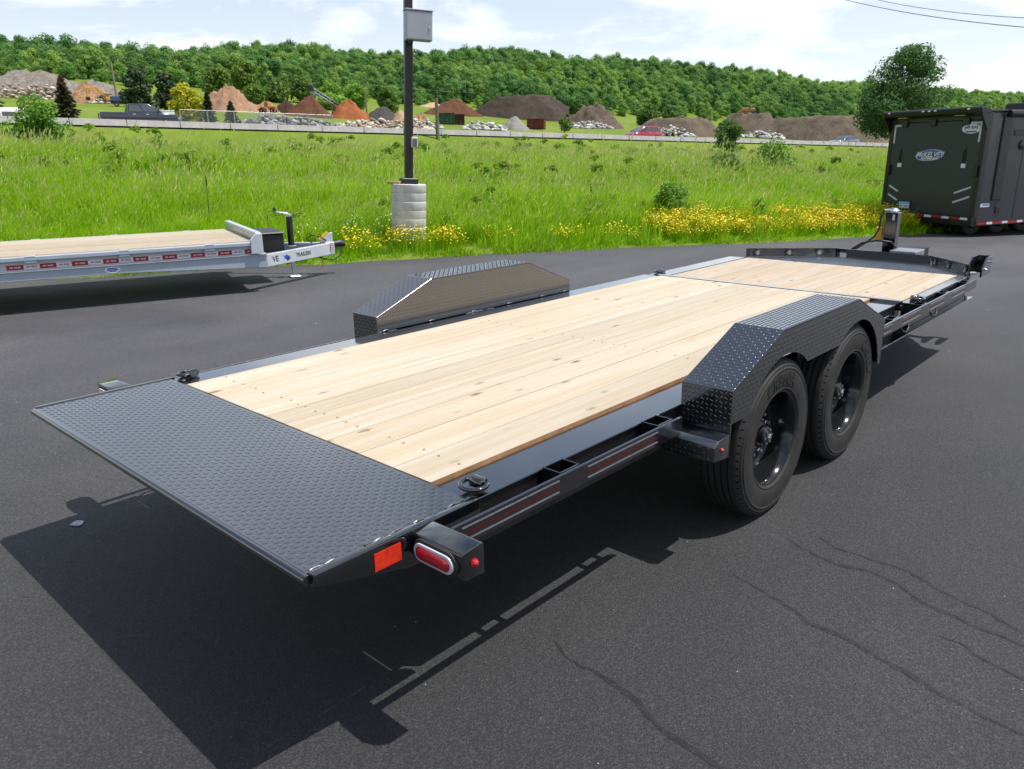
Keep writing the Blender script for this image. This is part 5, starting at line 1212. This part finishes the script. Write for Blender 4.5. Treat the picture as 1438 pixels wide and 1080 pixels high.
def clumps(r, n, h, w, z0, shape='round', k=1.0):
    t = r.uniform(0, 1, n); d = r.uniform(0, 2 * PI, n)
    if shape == 'round': prof = np.sin(np.clip(t * .92 + .08, 0, 1) * PI) ** .6
    elif shape == 'tall': prof = np.sin(np.clip(t * .85 + .15, 0, 1) * PI) ** .5 * (1 - .25 * t)
    else: prof = 1 - t * .75
    rr = w / 2 * prof * r.uniform(.25, .80, n)
    C = np.stack([rr * np.cos(d), rr * np.sin(d), z0 + (h - z0) * (t * .84 + .06)], -1)
    Rr = (k * w * r.uniform(.13, .24, n))[:, None] * np.array([1, 1, .75]); return C, Rr
def tree(name, label, cat, x, y, h, w, mat, nl, leaf, seed, trunk=.12, nclump=26, shape='round', z0=None, group=None, limbs=6, sink=.05, part='crown'):
    r = np.random.default_rng(seed); t = thing(name, label, cat, (x, y, float(T(x, y)) - sink), r.uniform(0, 6), group)
    z0 = h * .22 if z0 is None else z0
    C, Rr = clumps(r, nclump, h, w, z0, shape, .58 if nclump > 80 else 1.0)
    V, F = leaves(r, nl, C, Rr, leaf)
    V[:, 2] = np.maximum(V[:, 2], .02)
    np_mesh(part, V, F, mat, t)
    tk = MB(); tr_ = trunk; pts = [(0, 0, 0), (r.uniform(-.03, .03) * w, r.uniform(-.03, .03) * w, h * .35), (r.uniform(-.05, .05) * w, r.uniform(-.05, .05) * w, h * .8)]
    tk.tube(pts, [tr_, tr_ * .75, tr_ * .2], 8); tk.build('trunk', M['bark'], t, smooth=60)
    for i in r.permutation(len(C))[:limbs]:
        zb = min(h * .3, max(C[i][2] * .5, .05)); MB().tube([(0, 0, zb), tuple(C[i] * .6 + np.array([0, 0, zb * .35])), tuple(C[i])], [tr_ * .5, tr_ * .32, tr_ * .1], 6).build('limb', M['bark'], t, smooth=60)
    return t
def conifer(label, x, y, h, w, mat, seed, tiers=13, nl=3200, leaf=.16, name='spruce_tree', browntop=None):
    r = np.random.default_rng(seed); t = thing(name, label, 'tree', (x, y, float(T(x, y)) - .05), r.uniform(0, 6))
    f = r.uniform(0, 1, nl); tier = np.floor(f * tiers) / tiers; base = (1 - tier) ** .9; nb = 9
    br = r.integers(0, nb, nl); a = br * 2 * PI / nb + tier * 37.0 + r.normal(0, .16, nl); q = r.uniform(.1, 1, nl) ** .6
    rad = w / 2 * base * q * (.82 + .3 * np.sin(br * 3.7 + tier * 50))
    z = h * (.06 + .92 * tier) + h * .07 * (1 - q) + r.normal(0, h * .012, nl)
    C = np.stack([rad * np.cos(a), rad * np.sin(a), z], -1); top = z > h * (browntop or 2)
    d = np.stack([np.cos(a), np.sin(a), -.35 + 0 * a], -1); s = leaf * r.uniform(.6, 1.4, nl)[:, None]; b = np.cross(d, r.normal(size=(nl, 3))); b /= np.linalg.norm(b, axis=1, keepdims=True)
    V = np.stack([C - d * s, C + b * s * .45, C + d * s, C - b * s * .45], 1)
    np_mesh('crown', V[~top].reshape(-1, 3), np.arange((~top).sum() * 4).reshape(-1, 4), mat, t)
    if top.any(): np_mesh('crown_top', V[top].reshape(-1, 3), np.arange(top.sum() * 4).reshape(-1, 4), leaf_mat('dead_needles', (.07, .035, .02), (.15, .08, .05), .1), t)['label'] = 'brown dying top of the spruce'
    MB().tube([(0, 0, 0), (0, 0, h * .97)], [.14 * h / 5, .012], 8).build('trunk', M['bark'], t, smooth=60); return t
# trees beyond the highway
conifer('dark conifer cut off by the left edge of the picture', -85.5, 23.0, 5.0, 3.4, LEAF['conifer'], 1)
conifer('dark spruce with a brown dying top beside the bright green bush', -82, 28.2, 5.6, 3.6, LEAF['rust'], 2, browntop=.78, nl=4200)
tree('pine_tree', 'taller of the two grey green pines behind the fence', 'tree', -101.5, 43.8, 8.2, 4.8, LEAF['pine'], 5200, .22, 3, .18, 30, 'tall', .9)
tree('pine_tree', 'shorter grey green pine right of the taller one', 'tree', -103.4, 48.0, 7.5, 3.9, LEAF['pine'], 4300, .22, 4, .16, 26, 'tall', .9)
tree('yellow_tree', 'bright yellow green round tree behind the fence', 'tree', -95.5, 46.7, 6.2, 4.7, LEAF['yellow'], 5000, .20, 5, .13, 28, 'round', .5)
conifer('small dark conifer just right of the yellow green tree', -93, 48.3, 5.3, 2.9, LEAF['conifer'], 6)
conifer('short brownish conifer at the right end of the fence', -81.4, 45.0, 4.0, 3.0, LEAF['rust'], 7, nl=2600)
tree('round_tree', 'pale green round tree standing left of the mulch piles', 'tree', -236.7, 135.9, 11.5, 10.8, LEAF['light'], 4200, .5, 8, .3)
tree('willow_bush', 'feathery pale green willow behind the yellow green tree', 'bush', -229.9, 123.1, 9.5, 10.5, LEAF['light'], 3600, .5, 9, .25, 24, 'tall', .8)
for i, (x, y, h, w, m_, lab) in enumerate(((-225.3, 139.4, 6.6, 11.5, 'light', 'feathery light green bush behind the small dark mulch pile'), (-227.5, 150.1, 7.6, 12.5, 'light', 'broad light green bush behind the conveyor'),
        (-220.5, 156.4, 7.0, 11, 'fresh', 'fresh green bush behind the orange mulch pile'), (-209.6, 158.4, 8.4, 9.5, 'fresh', 'tall green bush left of the thin utility pole'), (-195, 139, 4.2, 10, 'fresh', 'low bright bush between orange pile and far bushes'),
        (-215, 126, 5.0, 9, 'light', 'pale bush behind the low tan soil heap'))):
    tree('yard_bush', lab, 'bush', x, y, h, w, LEAF[m_], 2600, .45, 20 + i, .2, 22, 'round', .4, 'bushes behind the mulch piles')
tree('round_tree', 'compact round green tree just left of the light pole', 'tree', -181.3, 148.1, 8.0, 6.8, LEAF['mid'], 4200, .34, 30, .22, 30, 'round', .4)
tree('yard_bush', 'left of two dark green bushes behind the red car', 'bush', -140.1, 220.9, 6.0, 9.0, LEAF['mid'], 2600, .4, 31, .2, 22, 'round', .3)
tree('yard_bush', 'right of two dark green bushes behind the red car', 'bush', -137.5, 230.4, 6.0, 8.4, LEAF['mid'], 2600, .4, 32, .2, 22, 'round', .3)
tree('yard_bush', 'tiny round bush on the crest beside the topsoil pile', 'bush', -163.4, 211.9, 6.6, 4.2, LEAF['mid'], 1500, .35, 33, .15, 16, 'round', 2.6)
tree('yard_bush', 'small yellowish shrub right of the rusty container', 'bush', -106.8, 136.0, 3.0, 4.0, LEAF['light'], 1800, .22, 34, .08, 16, 'round', .2)
tree('cottonwood_tree', 'large dark cottonwood tree rising behind the enclosed trailer', 'tree', -50.0, 173.8, 20.0, 23.0, LEAF['willow'], 30000, .24, 35, .5, 95, 'tall', 2.2, limbs=14)
# plants in the field
tree('leafy_bush', 'bright fresh green bush in front of the barriers on the left', 'bush', -42.3, 13.0, 2.75, 3.0, LEAF['fresh'], 5200, .085, 40, .05, 34, 'round', .3, limbs=10, part='foliage')
tree('leafy_bush', 'dense dark green bush standing before the barriers on the right', 'bush', -26.1, 54.6, 3.0, 2.6, LEAF['mid'], 5600, .085, 41, .06, 30, 'round', .3, limbs=8, part='foliage')
tree('leafy_bush', 'low spreading green bush in the field below the dense dark bush', 'bush', -11.7, 26.6, 1.05, 2.0, LEAF['mid'], 3000, .055, 42, .03, 24, 'round', .1, part='foliage')
tree('leafy_bush', 'open feathery sapling right of the low spreading bush', 'bush', -11.8, 31.0, 1.6, 2.6, LEAF['fresh'], 2200, .06, 43, .03, 24, 'tall', .15, part='foliage')
tree('leafy_bush', 'green bush at the left end of the yellow flowers', 'bush', -6.3, 13.9, .85, 1.0, LEAF['fresh'], 2600, .035, 44, .02, 24, 'round', .06, part='foliage')
tree('leafy_bush', 'upright dark weed clump rising behind the yellow flowers', 'bush', -4.95, 15.4, .75, .42, LEAF['fresh'], 900, .035, 45, .015, 14, 'tall', .05, part='foliage')
tree('leafy_bush', 'ragged bush in the field left of the dense dark bush', 'bush', -12.2, 24.2, .7, 1.5, LEAF['fresh'], 1400, .05, 47, .02, 16, 'round', .05, part='foliage')
for i, (x, y, h, lab) in enumerate(((-31.3, 14.2, 1.3, 'thin sapling rising from the grass below the chain link fence'), (-30.7, 16.9, 1.25, 'small leafy sapling left of the tape trailer headboard in the field'), (-38.5, 14.6, .95, 'small sapling right of the bright green bush'))):
    tree('sapling', lab, 'sapling', x, y, h, .8, LEAF['fresh'], 700, .05, 50 + i, .02, 14, 'tall', .2, part='foliage')
# ---------------------------------------------------------------- scattered masses: instances built inside one object each
def scatter(name, protos, mats, pts, rot, scl, var, tint, label, cat):
    """protos: list of (V, F(quads or tris), tip, mat_index); all live in this one object and are placed on its points by geometry nodes"""
    VV, FF, code, tip, mi = [], [], [], [], []; off = 0
    for k, (V, F, tp_, m_) in enumerate(protos):
        VV.append(V); code.append(np.full(len(V), k, float)); tip.append(tp_); FF += [tuple(int(i) + off for i in f) for f in F]; mi += list(m_); off += len(V)
    npnt = len(pts); nv = off
    VV.append(np.asarray(pts, float)); code.append(100.0 + np.asarray(var, float)); tip.append(np.zeros(npnt))
    VV = np.concatenate(VV)
    me = bpy.data.meshes.new(name); me.from_pydata(VV.tolist(), [], FF)
    for m_ in mats: me.materials.append(m_)
    me.polygons.foreach_set('material_index', mi)
    def attr(nm, ty, data, key='value'):
        a = me.attributes.new(nm, ty, 'POINT'); a.data.foreach_set(key, np.asarray(data, np.float32).ravel())
    attr('code', 'FLOAT', np.concatenate(code)); attr('tip', 'FLOAT', np.concatenate(tip))
    attr('rot', 'FLOAT_VECTOR', np.concatenate([np.zeros((nv, 3)), rot]), 'vector'); attr('scl', 'FLOAT_VECTOR', np.concatenate([np.ones((nv, 3)), scl]), 'vector'); attr('tint', 'FLOAT', np.concatenate([np.zeros(nv), tint]))
    o = bpy.data.objects.new(name, me); COL.objects.link(o); tag(o, label, cat, kind='stuff')
    ng = bpy.data.node_groups.new(name + '_scatter', 'GeometryNodeTree')
    ng.interface.new_socket('Geometry', in_out='INPUT', socket_type='NodeSocketGeometry'); ng.interface.new_socket('Geometry', in_out='OUTPUT', socket_type='NodeSocketGeometry')
    N = ng.nodes; Lk = ng.links; gi = N.new('NodeGroupInput'); go_ = N.new('NodeGroupOutput'); jn = N.new('GeometryNodeJoinGeometry')
    def na(nm, ty):
        q = N.new('GeometryNodeInputNamedAttribute'); q.data_type = ty; q.inputs['Name'].default_value = nm; return q.outputs['Attribute']
    cd = na('code', 'FLOAT'); ra = na('rot', 'FLOAT_VECTOR'); sa = na('scl', 'FLOAT_VECTOR'); er = N.new('FunctionNodeEulerToRotation'); Lk.new(ra, er.inputs[0])
    def pick(v):
        c = N.new('FunctionNodeCompare'); c.data_type = 'FLOAT'; c.operation = 'EQUAL'; Lk.new(cd, c.inputs['A']); c.inputs['B'].default_value = v; c.inputs['Epsilon'].default_value = .1
        s = N.new('GeometryNodeSeparateGeometry'); s.domain = 'POINT'; Lk.new(gi.outputs[0], s.inputs['Geometry']); Lk.new(c.outputs[0], s.inputs['Selection']); return s.outputs['Selection']
    for k in range(len(protos)):
        ip = N.new('GeometryNodeInstanceOnPoints'); Lk.new(pick(100.0 + k), ip.inputs['Points']); Lk.new(pick(float(k)), ip.inputs['Instance']); Lk.new(er.outputs[0], ip.inputs['Rotation']); Lk.new(sa, ip.inputs['Scale']); Lk.new(ip.outputs[0], jn.inputs[0])
    Lk.new(jn.outputs[0], go_.inputs[0])
    md = o.modifiers.new('scatter', 'NODES'); md.node_group = ng
    return o
# wooded hill
def crown_proto(seed, n=2100):
    r = np.random.default_rng(seed); C, Rr = clumps(r, 24, r.uniform(12, 17), r.uniform(11, 14.5), 1.5, ('round', 'tall')[seed % 2]); V, F = leaves(r, n, C, Rr, .43, .82, .75); return V, F, np.zeros(len(V)), [0] * len(F)
M['wood_leaves'] = leaf_mat('hill_wood_leaves', (.040, .130, .040), (.185, .37, .088), .36, tips=(.33, .50, .10), spec=.1, isl=.28)
fp_, fr2, fs, fv, ft = [], [], [], [], []
for w in np.arange(246, 500, 5.6):
    for u in np.arange(-170, 1500 if w > 330 else 1000, 6.0):
        uu = u + rng.uniform(-3, 3); ww = w + rng.uniform(-2.8, 2.8); edge = 250 + 7 * math.sin(uu * .023) + 5 * math.sin(uu * .071 + 1)
        if ww < edge: continue
        x, y = xy(uu, ww); s = rng.uniform(.42, .78) * (1 + .14 * math.sin(uu * .045 + 2 * math.sin(ww * .02))) * (.75 if ww < edge + 9 else 1)
        fp_.append((x, y, float(T(x, y)) - .8)); fr2.append((0, 0, rng.uniform(0, 6.28))); fs.append((s * rng.uniform(.85, 1.15), s * rng.uniform(.85, 1.15), s * rng.uniform(.85, 1.15)))
        fv.append(rng.integers(0, 8)); patch = math.sin(uu * .011 + 2) * math.sin(ww * .03 + uu * .006); ft.append(max(0, min(1, .16 + .26 * patch + rng.normal(0, .24) + .35 * sm((uu - 450) / 350))))  # sunlight on the right end of the hill is painted in by tint
for px_u, ww, s in ((452, 474, 1.0), (470, 476, 1.25), (478, 472, .9), (497, 476, 1.2), (512, 478, 1.15), (520, 480, 1.1), (532, 480, 1.05)):
    x, y = xy(px_u, ww); fp_.append((x, y, float(T(x, y)) - .8)); fr2.append((0, 0, px_u)); fs.append((s * .8, s * .8, s)); fv.append(px_u % 5); ft.append(.05)
scatter('hill_wood', [crown_proto(60 + k) for k in range(8)], [M['wood_leaves']], fp_, np.array(fr2), np.array(fs), fv, np.array(ft), 'dense green deciduous wood covering the long hill', 'wood')
# meadow grass
def blade_proto(seed, n, rad, hmin, hmax, wd, seedy, lean=.5):
    r = np.random.default_rng(seed); V, F, tip = [], [], []
    for i in range(n):
        a = r.uniform(0, 6.28); q = rad * math.sqrt(r.uniform(0, 1)); b = np.array([q * math.cos(a), q * math.sin(a), -.04]); h = r.uniform(hmin, hmax)
        la = r.normal(.6, .9); ln = abs(r.normal(lean, .2)) * h; d = np.array([math.cos(la), math.sin(la), 0]); s = np.array([-d[1], d[0], 0]) if r.random() < .5 else np.array([math.cos(a), math.sin(a), 0]); w_ = wd * r.uniform(.7, 1.3)
        o = len(V); V += [b - s * w_, b + s * w_, b + d * ln * .35 + np.array([0, 0, h * .6]) - s * w_ * .8, b + d * ln * .35 + np.array([0, 0, h * .6]) + s * w_ * .8, b + d * ln + np.array([0, 0, h])]
        tip += [0, 0, 0, 0, 0]; F += [(o, o + 1, o + 3, o + 2), (o + 2, o + 3, o + 4)]
        if r.random() < seedy:
            o = len(V); c = b + d * ln * .9 + np.array([0, 0, h * 1.02]); hh = h * .20; ww = min(wd * 2.0, .014)
            V += [c - s * ww * .3, c + d * .02 + np.array([0, 0, hh * .5]) - s * ww, c + d * .06 + np.array([0, 0, hh]), c + d * .02 + np.array([0, 0, hh * .5]) + s * ww]; tip += [1, 1, 1, 1]; F += [(o, o + 1, o + 2, o + 3)]
    return np.array(V), F, np.array(tip, float), [0] * len(F)
M['grass'] = leaf_mat('meadow_grass', (.17, .38, .003), (.36, .62, .006), .45, tips=(.52, .58, .13), seed_col=(.56, .57, .20), spec=.08)
protos = [blade_proto(70, 60, .26, .22, .55, .0065, 0), blade_proto(71, 60, .26, .25, .62, .006, .12), blade_proto(72, 46, .30, .35, .78, .007, .45), blade_proto(73, 90, .30, .06, .2, .008, 0, .5),
          blade_proto(74, 80, .55, .30, .72, .009, .15), blade_proto(75, 90, .7, .32, .78, .011, .25)]
gp, gr, gs, gv, gt = [], [], [], [], []
def in_view(x, y, m=.06):
    dx_, dy_ = x - 2.664, y + .9467; dep = dx_ * fw.x / math.cos(CAM_PITCH) + dy_ * fw.y / math.cos(CAM_PITCH); lat = dx_ * rt.x + dy_ * rt.y
    return dep > 3 and abs(lat) < dep * (.70 + m) + 2.5
def n2(x, y): return math.sin(x * .31 + 1.7 * math.sin(y * .23)) * math.cos(y * .27 + 1.1 * math.sin(x * .19))
def sow(v0, v1, dens, vars_, s0):
    n = int((v1 - v0) * 190 * dens); U_ = rng.uniform(-70, 120, n); Vv = rng.uniform(v0, v1, n) + edge_off(U_)
    X = E0[0] + U_ * EU[0] + Vv * EN[0]; Y = E0[1] + U_ * EU[1] + Vv * EN[1]; Z = T(X, Y); _, W_ = uw(X, Y)
    for x, y, z, v, w in zip(X, Y, Z, Vv - edge_off(U_), W_):
        exx, eyy = (x + 2.62) * .904 - (y - 19.17) * .427, (x + 2.62) * .427 + (y - 19.17) * .904
        if abs(exx) < 1.5 and -.7 < eyy < 9 and rng.random() < .8: continue
        if w > -14.6 or (w > -16.5 and rng.random() < .5) or not in_view(x, y) or (x - PX) ** 2 + (y - PY) ** 2 < .12: continue
        ue = (x - E0[0]) * EU[0] + (y - E0[1]) * EU[1]
        if 4.6 < ue < 12.5 and .15 < v < 1.3 and rng.random() < .72: continue
        k = n2(x, y); far = sm((w + 40) / 26.0)
        vv = vars_[int(rng.integers(0, len(vars_)))]
        if v0 > 1 and vv in (0, 1) and rng.random() < .25 * far + (.22 if k > .35 else .05): vv = 2
        sc = s0 * rng.uniform(.7, 1.3) * (1 + .30 * k + .15 * math.sin(x * 1.1 + 2 * math.sin(y * .9))) * (1 - .5 * far)
        gp.append((x, y, z)); gr.append((rng.normal(0, .06), rng.normal(0, .06), rng.normal(0, .5))); gs.append((sc, sc, sc * rng.uniform(.85, 1.15))); gv.append(vv)
        gt.append(max(0, min(.85, .06 + .10 * k + .16 * n2(x * .31 + 4, y * .27) + .26 * far + rng.normal(0, .08))))
sow(-.10, .25, 22, (3,), .8); sow(.02, 1.0, 16, (3, 3, 0), .9); sow(.5, 5, 15, (0, 0, 1), .9); sow(5, 12, 9, (0, 1, 1), 1.05); sow(12, 24, 5.5, (1, 1, 0, 4), 1.15); sow(24, 70, 3.0, (4, 4, 5, 1), 1.05)
scatter('meadow_grass', protos, [M['grass']], gp, np.array(gr), np.array(gs), gv, np.array(gt), 'tall green meadow grass with pale seed heads between lot and highway', 'grass')
# broad-leaved weeds breaking up the grass
def weed_proto(seed, n, h, w):
    r = np.random.default_rng(seed); C, Rr = clumps(r, 9, h, w, .05, 'tall'); V, F = leaves(r, n, C, Rr, .045, .4, .5); V[:, 2] = np.maximum(V[:, 2], 0); return V, F, np.zeros(len(V)), [0] * len(F)
M['weed'] = leaf_mat('weed_leaves', (.05, .13, .012), (.16, .30, .03), .4, tips=(.30, .40, .05), spec=.1)
wp, wr, wsc, wvv, wt = [], [], [], [], []
while len(wp) < 620:
    u = rng.uniform(-40, 80); v = 1.0 + 42 * rng.random() ** 1.6; vv = v + float(edge_off(u)); x = E0[0] + u * EU[0] + vv * EN[0]; y = E0[1] + u * EU[1] + vv * EN[1]; _, w = uw(x, y)
    if w > -17 or not in_view(x, y) or n2(x * 1.7 + 9, y * 1.5) < rng.uniform(-.2, .6): continue
    s = rng.uniform(.5, 1.25) * (.5 + .5 * min(1, v / 9)) * (1 + v * .012); wp.append((x, y, float(T(x, y)))); wr.append((0, 0, rng.uniform(0, 6.28))); wsc.append((s * 1.2, s * 1.2, s)); wvv.append(int(rng.integers(0, 3))); wt.append(rng.uniform(0, .8))
scatter('meadow_weeds', [weed_proto(90, 170, .7, .6), weed_proto(91, 150, .95, .5), weed_proto(92, 190, .55, .9)], [M['weed']], wp, np.array(wr), np.array(wsc), wvv, np.array(wt), 'leafy weed clumps growing through the meadow grass', 'weeds')
# yellow wildflowers along the kerb-less edge
def flower_proto(seed, n, col_idx):
    V, F, tip, _ = blade_proto(seed, 26, .16, .10, .30, .008, 0, .3); r = np.random.default_rng(seed + 9); V = list(V); F = list(F); mi = [0] * len(F); tip = list(tip)
    for i in range(n):
        a = r.uniform(0, 6.28); q = .2 * math.sqrt(r.uniform(0, 1)); c = np.array([q * math.cos(a), q * math.sin(a), r.uniform(.22, .44)]); s = r.uniform(.013, .021)
        nn = r.normal(size=3) * .5 + np.array([0, 0, 1]); nn /= np.linalg.norm(nn); e1 = np.cross(nn, [1, 0, .3]); e1 /= np.linalg.norm(e1); e2 = np.cross(nn, e1); o = len(V)
        V += [c + (e1 * math.cos(t) + e2 * math.sin(t)) * s for t in np.arange(5) * 2 * PI / 5]; F.append(tuple(range(o, o + 5))); mi.append(col_idx); tip += [0] * 5
        o = len(V); V += [c - e1 * .003, c + e1 * .003, np.array([c[0] * .6, c[1] * .6, 0])]; F.append((o, o + 1, o + 2)); mi.append(0); tip += [0] * 3
    return np.array(V), F, np.array(tip, float), mi
M['petal'] = simple('yellow_petals', (.80, .56, .012), .6, var=.15, scale=30); M['petal_w'] = simple('white_petals', (.7, .7, .66), .6)
fp2, fr3, fs3, fv3 = [], [], [], []
def flowers(u0, u1, v0, v1, n, kinds):
    for i in range(n):
        u = rng.uniform(u0, u1); v = rng.uniform(v0, v1)
        if kinds != (2,) and math.sin(u * 2.3) + math.sin(u * 5.1 + v * 3) + rng.normal(0, .8) < -.9: continue
        vv = v + float(edge_off(u)); x = E0[0] + u * EU[0] + vv * EN[0]; y = E0[1] + u * EU[1] + vv * EN[1]
        if (x - PX) ** 2 + (y - PY) ** 2 < .13: continue
        s = rng.uniform(.55, 1.0); fp2.append((x, y, float(T(x, y)) + .01)); fr3.append((rng.normal(0, .08), rng.normal(0, .08), rng.uniform(0, 6.28))); fs3.append((s, s, s)); fv3.append(kinds[int(rng.integers(0, len(kinds)))])
flowers(4.6, 12.5, .08, 1.05, 620, (0, 0, 1)); flowers(6, 11.5, .8, 1.7, 90, (0, 1)); flowers(-1.9, .7, .10, .55, 44, (0, 1)); flowers(1.2, 5.5, .1, .5, 26, (1,)); flowers(12.5, 17, .1, .9, 70, (1,)); flowers(-2.2, 0, .6, 1.4, 26, (2,)); flowers(-3.6, -1.9, .1, .4, 22, (1,))
scatter('wildflowers', [flower_proto(80, 60, 1), flower_proto(81, 30, 1), flower_proto(82, 14, 2)], [M['grass'], M['petal'], M['petal_w']], fp2, np.array(fr3), np.array(fs3), fv3, np.zeros(len(fp2)), 'yellow wildflowers growing along the asphalt edge', 'wildflowers')
# a few tall dry stalks in the meadow
for i, (x, y, h, lab) in enumerate(((-12.5, 6.6, .95, 'tall dry brown stalk in the grass behind the grey trailer headboard'), (-13.2, 3.1, .8, 'dry brown stalk in the grass left of the grey trailer headboard'), (-7.4, 12.5, .7, 'dry stalk in the grass right of the pedestal'))):
    t = thing('dry_stalk', lab, 'stalk', (x, y, float(T(x, y)) - .02), 0)
    MB().tube([(0, 0, 0), (.02, .01, h * .5), (.01, .03, h)], [.009, .007, .004], 6).build('stem', M['bark'], t, smooth=60); MB().tube([(.01, .03, h * .8), (.012, .032, h * .9), (.01, .03, h * 1.02)], [.006, .016, .006], 6).build('seed_head', M['bark'], t, smooth=60)
